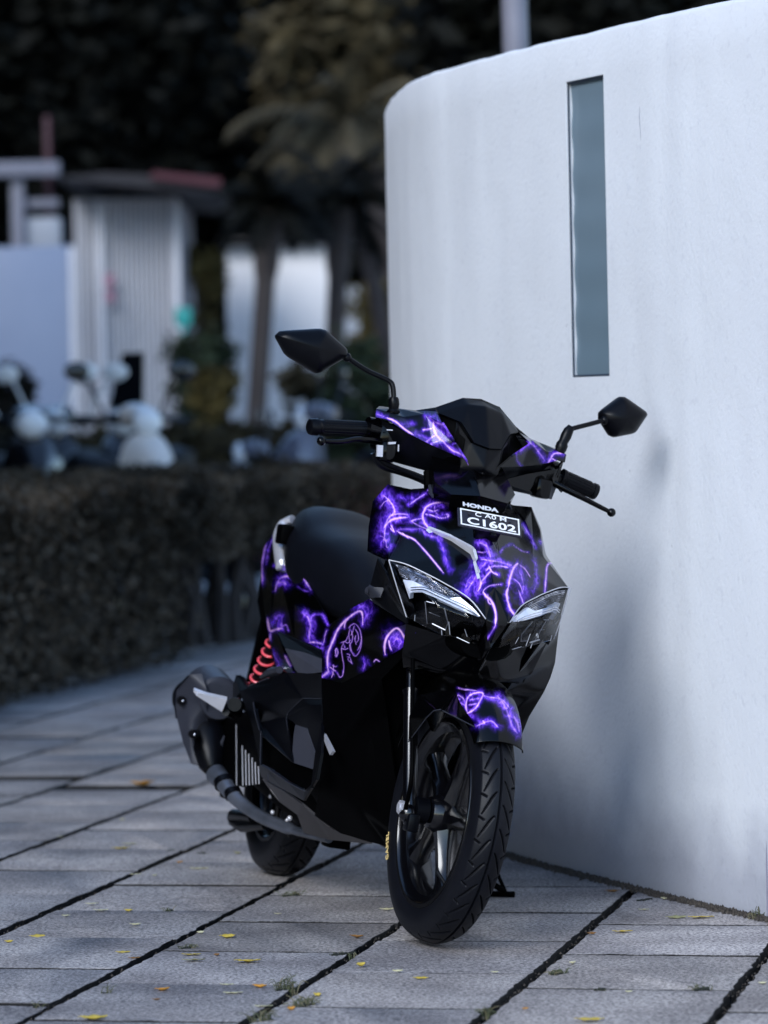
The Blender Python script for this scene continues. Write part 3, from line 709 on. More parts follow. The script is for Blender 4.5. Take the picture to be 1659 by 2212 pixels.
# ---------------- front fork and mudguard (steered frame)
fk = part('front_fork')
rk = np.array([-math.sin(R(26.5)), 0, math.cos(R(26.5))])
for sd_ in (-1, 1):
    c0 = np.array([WB + .004, sd_ * .085, .25]); b = MB()
    b.tube([c0 - rk * .035, c0 - rk * .03, c0 + rk * .03, c0 + rk * .24, c0 + rk * .25], [.010, .0135, .0145, .0145, .017], 20)
    b.ball(c0 - rk * .01 + np.array([.0, sd_ * .004, 0]), .019, n=14)
    b.build('fork_slider', G['alloy'], fk, T=S5)
    b = MB(); b.tube([c0 + rk * .24, c0 + rk * .58], .010, 16); b.build('fork_tube', G['alloy'], fk, T=S5)
b = MB(); b.tube([(WB + .004, -.110, .25), (WB + .004, .110, .25)], .008, 12)
for sd_ in (-1, 1): b.tube([(WB + .004, sd_ * .098, .25), (WB + .004, sd_ * .108, .25)], .014, 6)
b.build('wheel_axle', G['silver'], fk, T=S5)
b = MB(); b.box((WB + .02, -.083, .225), (.03, .024, .035), bev=.004); b.tube([(WB + .004, -.052, .25), (WB + .004, -.078, .25)], .026, 20); b.build('speedometer_drive', G['satin'], fk, T=S5)
b = MB(); b.box((WB - .045, .075, .33), (.07, .03, .09), bev=.008); b.build('brake_caliper', G['satin'], fk, T=S5)
b = MB(); b.tube(smooth_path([(WB + .02, -.1, .25), (WB + .05, -.112, .32), (WB - .02, -.11, .45), (WB - .12, -.1, .6)]), .0045, 8); b.build('speedometer_cable', G['matte'], fk, T=S5)
def mudguard():
    V = []; F = []; ths = np.linspace(R(38), R(150), 90); m = 33
    for th in ths:
        deg = math.degrees(th); k = (deg - 38) / 112
        hw = .046 + .008 * min(1, k * 2.6) ; rad = .268 + .014 * math.sin(min(1, k * 1.6) * math.pi / 2) - .006 * (k < .08) * (1 - k / .08)
        drop = .030 + .075 * math.exp(-((deg - 95) / 18) ** 2) + .02 * k         # skirt reaches down over the fork
        drop *= min(1, .35 + k * 5)
        for q in range(m):
            s_ = -1 + 2 * q / (m - 1); a = abs(s_)
            if a < .55: l = hw * (a / .55) * .93; r_ = rad - .012 * (a / .55) ** 2.2
            else: t = (a - .55) / .45; l = hw * (.93 + .16 * math.sin(t * math.pi / 2)); r_ = rad - .012 - drop * t
            V.append((WB + r_ * math.cos(th), math.copysign(l, s_), .25 + r_ * math.sin(th)))
    n = len(ths)
    for i in range(n - 1):
        for q in range(m - 1): F.append((i * m + q, i * m + q + 1, (i + 1) * m + q + 1, (i + 1) * m + q))
    V = np.array(V); V = V @ S5[:3, :3].T + S5[:3, 3]
    # subdivide for the print
    tri = []
    for a, b_, c_, d in F: tri += [(a, b_, c_), (a, c_, d)]
    V, T_ = refine(V, np.array(tri), .0035)
    o = mk('front_mudguard', V, T_.tolist(), G['wrap'], bike, smooth=50, col=flame(V))
    md = o.modifiers.new('th', 'SOLIDIFY'); md.thickness = .0025; md.offset = 0
mudguard()
STAY = {'a': (cE(280, 655), 'l', -.122), 'b': (cE(410, 482), 'l', -.122), 'c': (cE(472, 435), 'l', -.116), 'd': (cE(508, 433), 'l', -.108), 'e': (cE(622, 489), 'l', -.070), 'f': (cE(625, 300), 'l', -.052), 'g': (cE(500, 300), 'l', -.080), 'h': (cE(350, 330), 'l', -.112), 'i': (cE(285, 480), 'l', -.124), 'k': (cE(745, 552), 'l', -.055), 'j': (cE(700, 470), 'l', -.050)}
panel('mudguard_stay', STAY, ['a b i', 'b c h i', 'c d g h', 'd e f g', 'e k j f'], G['gloss'], bike, res=.008, it=3, th=.003, mirror=False, ref=(1.25, 0, .4))
b = MB()
for s_ in (-1,): b.tube([un(*cE(*p), 1, l) for p, l in (((280, 657), -.1225), ((410, 484), -.1225), ((455, 440), -.119), ((500, 431), -.110), ((622, 491), -.071), ((740, 551), -.056))], .0011, 6)
b.build('mudguard_edge', G['grey'], bike)

# ---------------- dark core of the bodywork (frame, tank and inner panels seen only in gaps)
def loft(name, secs, m, parent, sub=0, smooth=40, T=None, n=24, pw=2.6):
    V = []; F = []
    for (f, l0, hw, h0, h1) in secs:
        for k in range(n):
            a = 2 * math.pi * k / n; ca, sa = math.cos(a), math.sin(a)
            V.append((f, l0 + hw * math.copysign(abs(ca) ** (2 / pw), ca), (h0 + h1) / 2 + (h1 - h0) / 2 * math.copysign(abs(sa) ** (2 / pw), sa)))
    for i in range(len(secs) - 1):
        for k in range(n): F.append((i * n + k, i * n + (k + 1) % n, (i + 1) * n + (k + 1) % n, (i + 1) * n + k))
    F += [tuple(range(n))[::-1], tuple(range((len(secs) - 1) * n, len(secs) * n))]
    V = np.array(V)
    if T is not None: V = V @ T[:3, :3].T + T[:3, 3]
    return mk(name, V, F, m, parent, smooth)
loft('inner_fairing', [(1.30, 0, .05, .56, .62), (1.22, 0, .10, .55, .70), (1.12, 0, .145, .53, .80), (1.03, 0, .15, .50, .85), (1.0, 0, .15, .30, .87), (.965, 0, .14, .2, .86), (.93, 0, .14, .18, .80), (.86, 0, .145, .165, .66), (.75, 0, .13, .16, .60), (.55, 0, .12, .17, .55), (.40, 0, .115, .2, .56)], G['matte'], bike)
loft('under_seat_body', [(.62, 0, .07, .40, .58), (.5, 0, .11, .38, .62), (.3, 0, .13, .36, .69), (.1, 0, .125, .42, .75), (-.05, 0, .11, .52, .77), (-.2, 0, .07, .62, .78), (-.28, 0, .04, .66, .75)], G['matte'], bike)
loft('engine', [(.62, 0, .06, .2, .34), (.5, -.01, .09, .16, .36), (.3, -.03, .10, .15, .40), (.12, -.07, .05, .18, .36), (0, -.085, .03, .2, .32)], G['matte'], bike)
loft('handlebar_core', [(.87, 0, .13, .95, 1.0), (.93, 0, .15, .93, 1.02), (.975, 0, .10, .92, 1.05), (1.01, 0, .07, .92, 1.04), (1.035, 0, .045, .93, 1.01)], G['matte'], bike, T=S)
loft('steering_column', [(.99, 0, .03, .80, .83), (.96, 0, .032, .86, .89), (.945, 0, .034, .93, .97)], G['satin'], bike, T=S)

# ---------------- front fascia
FV = {
 's1': (cB(235, 105), 'f', .985), 's2': (cB(400, 140), 'f', 1.0), 's3': (cB(530, 130), 'f', 1.01), 's4': (cB(590, 190), 'f', 1.04), 's5': (cB(700, 255), 'f', 1.075),
 'b0': (cB(125, 230), 'f', .985), 'b1': (cB(95, 410), 'f', 1.01), 'b2': (cB(85, 590), 'f', 1.045), 'b3': (cB(215, 650), 'f', 1.17),
 'g1': (cB(215, 260), 'f', 1.03), 'g2': (cB(190, 430), 'f', 1.06), 'g3': (cB(190, 560), 'f', 1.105),
 'a1': (cB(400, 365), 'f', 1.10), 'a0': (cB(388, 245), 'f', 1.055), 'r1': (cB(560, 425), 'f', 1.135), 'r2': (cB(850, 590), 'f', 1.215), 'r3': (cB(905, 790), 'f', 1.285), 'r4': (cB(940, 930), 'f', 1.325), 'r5': (cB(945, 1085), 'f', 1.352),
 'm1': (cB(330, 470), 'f', 1.12), 'm2': (cB(560, 640), 'f', 1.215), 'm3': (cB(740, 770), 'f', 1.275),
 'h1': (cJ(245, 465), 'f', 1.19), 'h2': (cJ(450, 522), 'f', 1.218), 'h3': (cJ(700, 640), 'f', 1.25), 'h4': (cJ(900, 745), 'f', 1.277), 'h5': (cJ(1200, 930), 'f', 1.318), 'h6': (cJ(1395, 1170), 'f', 1.352)}
panel('side_cowl', FV, ['s1 g1 a1 a0 s2', 's1 b0 g1', 'b0 b1 g2 g1', 'b1 b2 g3 g2', 'g1 g2 m1 a1', 'g2 g3 h1 m1', 'b2 b3 g3', 'g3 b3 h1', 'a1 m1 m2 r1', 'r1 m2 m3 r2', 'm1 h1 h2 m2', 'm2 h2 h3 m3', 'm3 h3 h4 h5 r3', 'r2 m3 r3', 'r3 h5 r4', 'r4 h5 h6'], G['wrap'], bike, res=.0045, it=5, wrap=True, ref=(.9, 0, .6))
def CL(f, h, l=0): return (f, l, h)
CV = {k: FV[k] for k in ('s2', 's3', 's4', 's5', 'a1', 'a0', 'r1', 'r2', 'r3', 'r4', 'r5')}
CV.update({'t0': CL(1.02, .905), 't1': CL(1.075, .885), 'c1': CL(1.165, .83), 'c2': CL(1.235, .765), 'c3': CL(1.305, .70), 'c4': CL(1.36, .632), 'c5': CL(1.325, .578),
           'q1': (cB(870, 640), 'f', 1.228), 'r1b': (cB(600, 490), 'f', 1.145)})
panel('front_cover', CV, ['s2 a0 a1 s4 s3', 's4 a1 r1 s5', 't0 t1 s4 s3', 't1 c1 s5 s4', 's5 r1 r2 c1', 'c1 r2 c2', 'c2 r2 r3 c3', 'c3 r3 r4', 'c3 r4 r5 c4', 'r5 c5 c4'], G['wrap'], bike, res=.0045, it=4, wrap=True, mirror='join', ref=(.9, 0, .6))
# facet on one side of the front cover, its sky reflection painted pale silver
panel('sky_sheen_strip', {'a': (cB(520, 418), 'f', 1.142), 'b': (cB(700, 488), 'f', 1.185), 'c': (cB(848, 566), 'f', 1.232), 'd': (cB(868, 640), 'f', 1.25), 'e': (cB(905, 785), 'f', 1.300),
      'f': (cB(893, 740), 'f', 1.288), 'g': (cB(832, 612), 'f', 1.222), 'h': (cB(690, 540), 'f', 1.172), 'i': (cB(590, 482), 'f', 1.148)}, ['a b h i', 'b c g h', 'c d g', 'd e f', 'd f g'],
      mat('painted_sky_sheen', (.62, .62, .67), .35, metal=.4, noise=(22, .2, (.8, .8, .84))), bike, res=.006, it=1, th=.006, mirror=False, ref=(.9, 0, .6))
# neck cover behind the plate carrying the maker's lettering
panel('neck_cover', {'a': CL(.99, .955, -.045), 'b': CL(1.0, .945, -.075), 'c': CL(1.08, .893, -.085), 'd': CL(1.12, .872, -.06), 'e': CL(1.125, .878, 0), 'f': CL(1.0, .965, 0)}, ['a f e d', 'a d c b'], G['gloss'], bike, res=.01, it=2, th=.03, mirror='join', ref=(.9, 0, .6))
for s_ in (-1, 1):
    b = MB(); b.tube([un(*cB(1082, 200), 0, 1.03) * [1, s_, 1], un(*cB(1100, 245), 0, 1.05) * [1, s_, 1], un(*cB(1130, 288), 0, 1.075) * [1, s_, 1]], [.003, .0065, .002], 8)
    b.build('neck_edge', G['grey'], bike)

# ---------------- number plate and lettering
pc = [un(*cB(735, 270), 0, 1.190), un(*cB(1190, 357), 0, 1.196), un(*cB(1210, 485), 0, 1.226), un(*cB(765, 400), 0, 1.222)]
ex = (pc[1] - pc[0] + pc[2] - pc[3]) / 2; ey = (pc[0] - pc[3] + pc[1] - pc[2]) / 2; wP, hP = np.linalg.norm(ex), np.linalg.norm(ey); ex /= wP; ey -= ex * (ex @ ey); hP = np.linalg.norm(ey); ey /= hP; en = np.cross(ex, ey); pcn = sum(pc) / 4
if en[0] < 0: en = -en
def onpl(V): return pcn + np.outer(V[:, 0], ex) + np.outer(V[:, 1], ey) + np.outer(V[:, 2], en)
pl = part('number_plate')
b = MB(); b.box((0, 0, -.003), (wP * 1.03, hP * 1.04, .004), bev=.0015); b.V = [tuple(p) for p in onpl(np.array([tuple(v) for v in b.V]))]; b.build('plate', G['plate'], pl)
b = MB(); bw = .0028
for (x, y, w, h) in ((0, hP / 2 - .003, wP - .006, bw), (0, -hP / 2 + .003, wP - .006, bw), (-wP / 2 + .0045, 0, bw, hP - .006 + bw), (wP / 2 - .0045, 0, bw, hP - .006 + bw)): b.box((x, y, .0004 if h == bw else .0006), (w, h, .001))
b.V = [tuple(p) for p in onpl(np.array([tuple(v) for v in b.V]))]; b.build('border', G['white'], pl)
for s, sz, cx_, cy_, xs, of in (('C A0 M', .0150, .002, hP * .28, 1.35, .0001), ('C1602', .0245, .003, -hP * .15, 1.5, .0006)):
    V, F = text_obj(s, sz, .0004, of, xs, 1.03); V = V + [cx_, cy_, .0008]; mk('lettering', onpl(V), F, G['white'], pl, smooth=0)
for x in (-wP * .33, wP * .33):
    b = MB(); b.tube([(x, hP * .22, 0), (x, hP * .22, .002)], .003, 6)
    b.V = [tuple(p) for p in onpl(np.array([tuple(v) for v in b.V]))]; b.build('screw', G['grey'], pl)
b = MB(); b.box((0, 0, -.02), (.05, hP * .9, .03), bev=.004); b.box((.008, -hP * .56, -.006), (.012, .012, .006), bev=.002); b.V = [tuple(p) for p in onpl(np.array([tuple(v) for v in b.V]))]; b.build('bracket', G['satin'], pl)
V, F = text_obj('HONDA', .0135, .0008, .0006, 1.45, 1.0); hc = un(*cB(908, 272), 0, 1.15)
mk('maker_lettering', hc + np.outer(V[:, 0], ex) + np.outer(V[:, 1], ey) + np.outer(V[:, 2], en), F, mat('silver_badge', (.8, .8, .84), .3, metal=.3), bike, smooth=0)

# ---------------- headlamps (one either side)
hl_objs = {}
for sd_ in (-1, 1):
    hl = part('headlight')
    mir = np.array([1, sd_ * -1, 1]) if sd_ == 1 else np.array([1, 1, 1])
    def sub(name, verts, faces, m, **k):
        vv = {}
        for a, v in verts.items():
            p = un(*v[0], 'flh'.index(v[1]), v[2]) if isinstance(v[0], tuple) else np.array(v, float)
            vv[a] = tuple(p * mir)
        rf = np.array(k.pop('ref', (.9, 0, .6))) * mir
        return panel(name, vv, faces, m, hl, mirror=False, ref=rf, **k)
    # backing reflector bowl
    sub('reflector', {'a': (cJ(245, 480), 'f', 1.165), 'b': (cJ(700, 650), 'f', 1.22), 'c': (cJ(1200, 940), 'f', 1.29), 'd': (cJ(1395, 1175), 'f', 1.335), 'e': (cJ(1290, 1480), 'f', 1.29), 'f': (cJ(1000, 1380), 'f', 1.25), 'g': (cJ(890, 1368), 'f', 1.24), 'h': (cJ(455, 1150), 'f', 1.19), 'k': (cJ(800, 1050), 'f', 1.235)},
        ['a b k h', 'b c k', 'c d e k', 'k e f', 'k f g h'], mat('lamp_bowl', (.006, .006, .008), .2, coat=.3) if sd_ == -1 else bpy.data.materials['lamp_bowl'], res=.012, it=2)
    # striped reflector of the turn signal
    tri = sub('turn_signal', {'a': (cJ(320, 520), 'f', 1.205), 'b': (cJ(460, 552), 'f', 1.222), 'c': (cJ(700, 668), 'f', 1.252), 'd': (cJ(900, 775), 'f', 1.278), 'e': (cJ(1110, 905), 'f', 1.305), 'f': (cJ(960, 918), 'f', 1.296), 'g': (cJ(700, 795), 'f', 1.268), 'h': (cJ(500, 708), 'f', 1.24), 'i': (cJ(410, 700), 'f', 1.22)},
        ['a b i', 'b h i', 'b c g h', 'c d f g', 'd e f'], G['lens_block'], res=.004, it=1)
    b = MB()
    for k in range(5):      # fine horizontal ribs
        t = .12 + k * .17
        p0 = un(*cJ(345 + 60 * t, 540 + 150 * t), 0, 1.212 + .012 * t); p1 = un(*cJ(700 - 30 * t, 680 + 125 * t), 0, 1.26); p2 = un(*cJ(1060 - 110 * t, 890 + 35 * t), 0, 1.306)
        b.tube(smooth_path([p0 * mir, p1 * mir, p2 * mir], 6), .0011, 6)
    b.build('reflector_rib', G['chrome'], hl)
    # light guide: the broad pale blade
    sub('light_guide', {'a': (cJ(412, 702), 'f', 1.228), 'b': (cJ(520, 712), 'f', 1.25), 'c': (cJ(700, 798), 'f', 1.278), 'd': (cJ(960, 920), 'f', 1.305), 'e': (cJ(1092, 907), 'f', 1.315), 'f': (cJ(1240, 1030), 'f', 1.335), 'g': (cJ(1330, 1132), 'f', 1.345), 'h': (cJ(1300, 1140), 'f', 1.343), 'i': (cJ(1140, 1075), 'f', 1.33), 'j': (cJ(820, 925), 'f', 1.298), 'k': (cJ(640, 850), 'f', 1.272), 'l': (cJ(500, 855), 'f', 1.25), 'm': (cJ(490, 930), 'f', 1.24)},
        ['a b l m', 'b c k l', 'c d j k', 'd e f i', 'd i j', 'f g h i'], G['led'], res=.006, it=1, th=.008)
    b = MB()
    for dy, rr_ in ((22, .0012), (52, .0010)):
        b.tube(smooth_path([un(*cJ(505, 845 - dy * .9), 0, 1.258) * mir, un(*cJ(660, 845 - dy), 0, 1.282) * mir, un(*cJ(830, 922 - dy), 0, 1.306) * mir, un(*cJ(1150, 1068 - dy), 0, 1.338) * mir, un(*cJ(1290, 1135 - dy * .3), 0, 1.349) * mir], 6), rr_, 6)
    b.build('guide_rib', G['chrome'], hl)
    # projector box with its bright frame, and louvres
    b = MB()
    P4 = [un(*cJ(*q), 0, f) * mir for q, f in (((675, 960), 1.272), ((905, 1040), 1.292), ((948, 1220), 1.282), ((915, 1300), 1.277), ((700, 1225), 1.262))]
    b.tube(P4[1:2] + [P4[1] * .5 + P4[2] * .5] + P4[2:4] + [P4[3] * .6 + P4[4] * .4], .0013, 6); b.tube(P4[0:1] + [P4[0] * .5 + P4[4] * .5, P4[4]], .0009, 6)
    for (x0_, y0_), (x1_, y1_), r_ in (((760, 1225), (915, 1300), .0014), ((725, 1090), (850, 1140), .0007), ((690, 960), (790, 985), .0010), ((1145, 1290), (1175, 1380), .0006), ((555, 1120), (550, 1190), .0008), ((955, 1200), (970, 1355), .0009), ((870, 1300), (874, 1360), .0010), ((1050, 1385), (1200, 1455), .0008)):
        b.tube([un(*cJ(x0_, y0_), 0, 1.285 + (x0_ - 700) * 1e-4) * mir, un(*cJ(x1_, y1_), 0, 1.285 + (x1_ - 700) * 1e-4) * mir], r_, 6)
    b.build('projector_frame', mat('lamp_frame', (.35, .36, .40), .35, metal=.5), hl)
    sub('projector', {'a': (cJ(680, 965), 'f', 1.262), 'b': (cJ(900, 1042), 'f', 1.282), 'c': (cJ(945, 1222), 'f', 1.276), 'd': (cJ(915, 1295), 'f', 1.272), 'e': (cJ(700, 1225), 'f', 1.255)}, ['a b c d e'], G['gloss'], res=.01, it=2, th=.02)
    # bezel: dark outer fin with a bright leading edge
    sub('bezel', {'a': (cJ(245, 468), 'f', 1.192), 'b': (cJ(228, 560), 'f', 1.16), 'c': (cJ(215, 780), 'f', 1.15), 'd': (cJ(445, 1220), 'f', 1.232), 'e': (cJ(455, 1145), 'f', 1.25), 'f': (cJ(345, 800), 'f', 1.222)}, ['a b c f', 'f c d e'], G['gloss'], res=.01, it=2, th=.02)
    b = MB(); b.tube([un(*cJ(245, 472), 0, 1.196) * mir, un(*cJ(345, 800), 0, 1.226) * mir, un(*cJ(455, 1145), 0, 1.254) * mir], .0014, 6)
    b.tube(smooth_path([un(*cJ(245, 468), 0, 1.196) * mir, un(*cJ(450, 518), 0, 1.222) * mir, un(*cJ(700, 636), 0, 1.254) * mir, un(*cJ(900, 741), 0, 1.281) * mir, un(*cJ(1200, 926), 0, 1.322) * mir, un(*cJ(1395, 1168), 0, 1.356) * mir], 5), .0012, 6)
    b.build('bezel_edge', G['silver'], hl)
    # clear lens over everything
    LV = {'a': (cJ(250, 475), 'f', 1.205), 'b': (cJ(700, 645), 'f', 1.265), 'c': (cJ(1200, 935), 'f', 1.33), 'd': (cJ(1393, 1172), 'f', 1.36), 'e': (cJ(1290, 1478), 'f', 1.305), 'f': (cJ(1000, 1378), 'f', 1.29), 'g': (cJ(890, 1366), 'f', 1.285), 'h': (cJ(458, 1150), 'f', 1.257), 'k': (cJ(820, 1020), 'f', 1.31), 'l': (cJ(1240, 1180), 'f', 1.335)}
    lo = sub('lens', LV, ['a b k h', 'b c l k', 'c d l', 'd e l', 'k l e f', 'k f g h'], G['lens'], res=.012, it=3, th=.001)
# chin and belt below the lamps
panel('chin_panel', {'a': CL(1.335, .582), 'b': (cJ(1390, 1250), 'f', 1.335), 'c': (cJ(1290, 1485), 'f', 1.298), 'd': (cJ(1000, 1383), 'f', 1.272), 'e': (cJ(890, 1370), 'f', 1.262), 'f': (cJ(450, 1225), 'f', 1.232), 'g': CL(1.20, .545, -.135), 'h': CL(1.24, .52, -.06), 'i': CL(1.25, .51), 'j': CL(1.17, .52, -.12), 'k': CL(1.17, .50)},
      ['a b c i', 'c d h i', 'd e g h', 'e f g', 'g j h', 'h j k i'], G['gloss'], bike, res=.012, it=3, mirror='join', ref=(1.1, 0, .65))
ngb = lambda x, y, f: tuple(un(x, y, 0, f) * [1, 1, 1])
panel('lower_fascia', {'a': ngb(1212, 1330, 1.235), 'b': ngb(1205, 1378, 1.20), 'c': ngb(1199, 1432, 1.16), 'd': ngb(1189, 1464, 1.13), 'e': ngb(1175, 1495, 1.10), 'f': ngb(1143, 1548, 1.05), 'g': ngb(1122, 1600, 1.0), 'h': CL(1.22, .54, +.10), 'i': CL(1.16, .50, +.10), 'j': CL(1.05, .42, +.09), 'k': CL(1.0, .34, +.09), 'l': CL(1.26, .60, +.12)},
      ['a b l', 'b c h l', 'c d e i h', 'e f j i', 'f g k j'], G['gloss'], bike, res=.012, it=3, mirror=False, ref=(1.0, 0, .6))
panel('side_fin', {'a': (cI(690, 25), 'l', -.197), 'b': (cI(865, 40), 'f', 1.12), 'c': (cI(822, 145), 'f', 1.12), 'd': (cI(705, 150), 'l', -.185), 'e': (cI(690, 105), 'l', -.192)}, ['a b c d e'], G['grey'], bike, res=.01, it=1, th=.008)
panel('belt_trim', {'a': (cI(690, 108), 'f', 1.04), 'b': (cI(860, 60), 'f', 1.12), 'c': (cI(1108, 358), 'f', 1.245), 'd': (cI(1104, 432), 'f', 1.24), 'e': (cI(745, 200), 'f', 1.06), 'g': (cI(950, 330), 'f', 1.16), 'h': (cB(160, 640), 'f', 1.10), 'i': (cB(225, 760), 'f', 1.17)}, ['a h b', 'h i b', 'b i c', 'a b g e', 'b c d g'], G['satin'], bike, res=.012, it=2, ref=(.9, 0, .6))
# printed side of the leg shield, behind it the black lower fairing
SV = {'a': (cI(185, 1020), 'l', -.183), 'b': (cI(187, 700), 'l', -.185), 'c': (cI(245, 460), 'l', -.182), 'd': (cI(510, 262), 'f', .93), 'e': (cI(705, 158), 'f', 1.02), 'f': (cI(755, 200), 'f', 1.05), 'g': (cI(960, 340), 'f', 1.15), 'h': (cI(1104, 435), 'f', 1.225), 'i': (cI(1210, 530), 'f', 1.235), 'j': (cI(1140, 640), 'f', 1.215), 'k': (cI(900, 800), 'f', 1.14), 'l': (cI(640, 960), 'f', 1.02), 'm': (cI(400, 1080), 'f', .90), 'n': (cI(840, 520), 'f', 1.12), 'o': (cI(560, 620), 'f', .97)}
panel('leg_shield_side', SV, ['a b o m', 'b c o', 'c d o', 'd e f o', 'f n o', 'f g n', 'g h n', 'h i j n', 'n j k', 'n k o', 'k l o', 'l m o'], G['wrap'], bike, res=.0045, it=5, wrap=True, ref=(.8, 0, .5))
LVv = {'a': (cI(185, 1020), 'l', -.181), 'm': (cI(400, 1080), 'f', .895), 'l': (cI(640, 960), 'f', 1.015), 'k': (cI(900, 800), 'f', 1.135), 'j': (cI(1140, 640), 'f', 1.21), 'j2': CL(1.19, .54, -.13),
       'p': ((697, 1540), 'l', -.182), 'q': ((700, 1610), 'l', -.178), 'r': ((690, 1700), 'l', -.165), 's': ((680, 1762), 'l', -.13), 't': ((735, 1800), 'l', -.09), 'u': ((833, 1828), 'l', -.05), 'v': CL(1.0, .2, 0), 'w': CL(1.02, .30, -.06), 'x': CL(1.04, .42, -.10), 'y': CL(1.10, .49, -.14), 'z': CL(.95, .35, -.165), 'aa': CL(.93, .23, -.11), 'v2': CL(.99, .165, 0),
       'yy': ((1143, 1548), 'f', 1.07)}
del LVv['yy']
panel('lower_fairing', LVv, ['a m z p', 'm l y z', 'l k y', 'k j j2 y', 'p z q', 'q z r', 'r z aa s', 's aa t', 't aa u', 'u aa v2', 'v2 aa w v', 'aa z x w', 'z y x'], G['matte'], bike, res=.015, it=4, mirror='join', ref=(.8, 0, .5))
b = MB(); P_ = [un(*cD(1139, 640), 1, -.186), un(*cD(1147, 620), 1, -.186), un(*cD(1185, 690), 1, -.188), un(*cD(1216, 752), 1, -.190), un(*cD(1194, 778), 1, -.190)]
V, F = prism(P_, (.0, 1, 0), .006); b.add(V, F); b.build('footrest_tip', G['silver'], bike)

# ---------------- foot well and side skirt
panel('footwell_frame', {'a': (cD(540, 315), 'l', -.185), 'b': (cD(605, 282), 'l', -.180), 'c': (cD(750, 225), 'l', -.175), 'd': (cD(885, 180), 'l', -.172), 'e': (cD(1136, 190), 'l', -.172),
      'f': (cD(1136, 372), 'l', -.165), 'g': (cD(1000, 370), 'l', -.165), 'h': (cD(860, 245), 'l', -.176), 'i': (cD(640, 385), 'l', -.190), 'j': (cD(660, 450), 'l', -.195), 'k': (cD(695, 610), 'l', -.2), 'l': (cD(690, 850), 'l', -.2), 'm': (cD(625, 540), 'l', -.195), 'n': (cD(880, 500), 'l', -.165), 'o': (cD(915, 735), 'l', -.17), 'p': (cD(695, 540), 'l', -.165)},
      ['a b h i', 'b c h', 'c d h', 'd e f g h', 'a i m', 'i j m', 'j k m', 'k l m', 'i h g n p', 'n o p', 'i p j'], G['satin'], bike, res=.010, it=2, ref=(.6, 0, .4))
panel('footwell_step', {'a': (cD(695, 545), 'l', -.175), 'b': (cD(915, 738), 'l', -.178), 'c': (cD(922, 825), 'l', -.182), 'd': (cD(690, 622), 'l', -.19), 'e': (cD(880, 505), 'l', -.165)}, ['a b c d', 'a e b'], G['satin'], bike, res=.01, it=1, ref=(.6, 0, .4))
panel('foot_pad', {'a': (cD(945, 560), 'l', -.180), 'b': (cD(1033, 588), 'l', -.184), 'c': (cD(1086, 762), 'l', -.190), 'd': (cD(1070, 882), 'l', -.185), 'e': (cD(920, 832), 'l', -.175), 'f': (cD(932, 640), 'l', -.177)}, ['a b f', 'b c d e f'], G['pad'], bike, res=.01, it=2, ref=(.6, 0, .4))
panel('footwell_front', {'a': (cD(1050, 418), 'l', -.175), 'b': (cD(1137, 418), 'l', -.175), 'c': (cD(1137, 540), 'l', -.182), 'd': (cD(1095, 762), 'l', -.192), 'e': (cD(1033, 586), 'l', -.183), 'f': (cD(945, 555), 'l', -.178), 'g': (cD(930, 540), 'l', -.176), 'h': (cD(885, 512), 'l', -.17), 'i': (cD(895, 470), 'l', -.17), 'j': (cD(1000, 372), 'l', -.168), 'k': (cD(1137, 372), 'l', -.168)},
      ['a b c e', 'c d e', 'a e f g', 'a g h i j', 'a j k b'], G['satin'], bike, res=.01, it=2, ref=(.6, 0, .4))
panel('footwell_floor', {'a': (cD(690, 850), 'l', -.17), 'b': (cD(690, 625), 'l', -.165), 'c': (cD(922, 828), 'l', -.165), 'd': (cD(1075, 885), 'l', -.165), 'e': (cD(1060, 1030), 'l', -.175), 'f': (cD(1010, 1040), 'l', -.178)}, ['a b c f', 'c d e f'], G['matte'], bike, res=.012, it=1, ref=(.6, 0, .4))
panel('side_skirt', {'a': (cD(690, 850), 'l', -.2), 'b': (cD(760, 885), 'l', -.2), 'c': (cD(880, 970), 'l', -.2), 'd': (cD(1010, 1038), 'l', -.2), 'e': (cD(1058, 1020), 'l', -.2), 'f': (cD(1088, 770), 'l', -.2), 'g': (cD(1136, 560), 'l', -.19), 'h': (cD(1132, 765), 'l', -.198), 'i': (cD(1098, 960), 'l', -.2), 'j': (cD(1005, 1110), 'l', -.195), 'k': (cD(860, 1030), 'l', -.19), 'l': (cD(700, 940), 'l', -.185), 'm': (cD(680, 875), 'l', -.19)},
      ['a b k l m', 'b c k', 'c d j k', 'd e i j', 'e f h i', 'f g h'], G['satin'], bike, res=.008, it=2, th=.006, ref=(.6, 0, .4))
b = MB()
b.tube([un(*cD(*p), 1, -.203) for p in ((693, 852), (760, 888), (880, 972), (1008, 1040), (1020, 1040))], .0010, 6); b.tube([un(*cD(*p), 1, -.169) for p in ((998, 369), (1136, 371))], .0008, 6)
b.tube([un(*cD(*p), 1, -.170) for p in ((915, 725), (895, 640), (880, 520), (888, 475), (998, 369))], .0008, 6)
b.tube([un(*cD(*p), 1, -.204) for p in ((695, 608), (693, 700), (690, 845))], .0010, 6); b.tube([un(*cD(*p), 1, -.2) for p in ((640, 395), (650, 470), (685, 600))], .0010, 6)
b.tube([un(*cD(*p), 1, -.188) for p in ((602, 281), (750, 223))], .0012, 6); b.tube([un(*cD(*p), 1, -.2) for p in ((747, 915), (749, 968))], .001, 6)
b.build('panel_edges', G['grey'], bike)
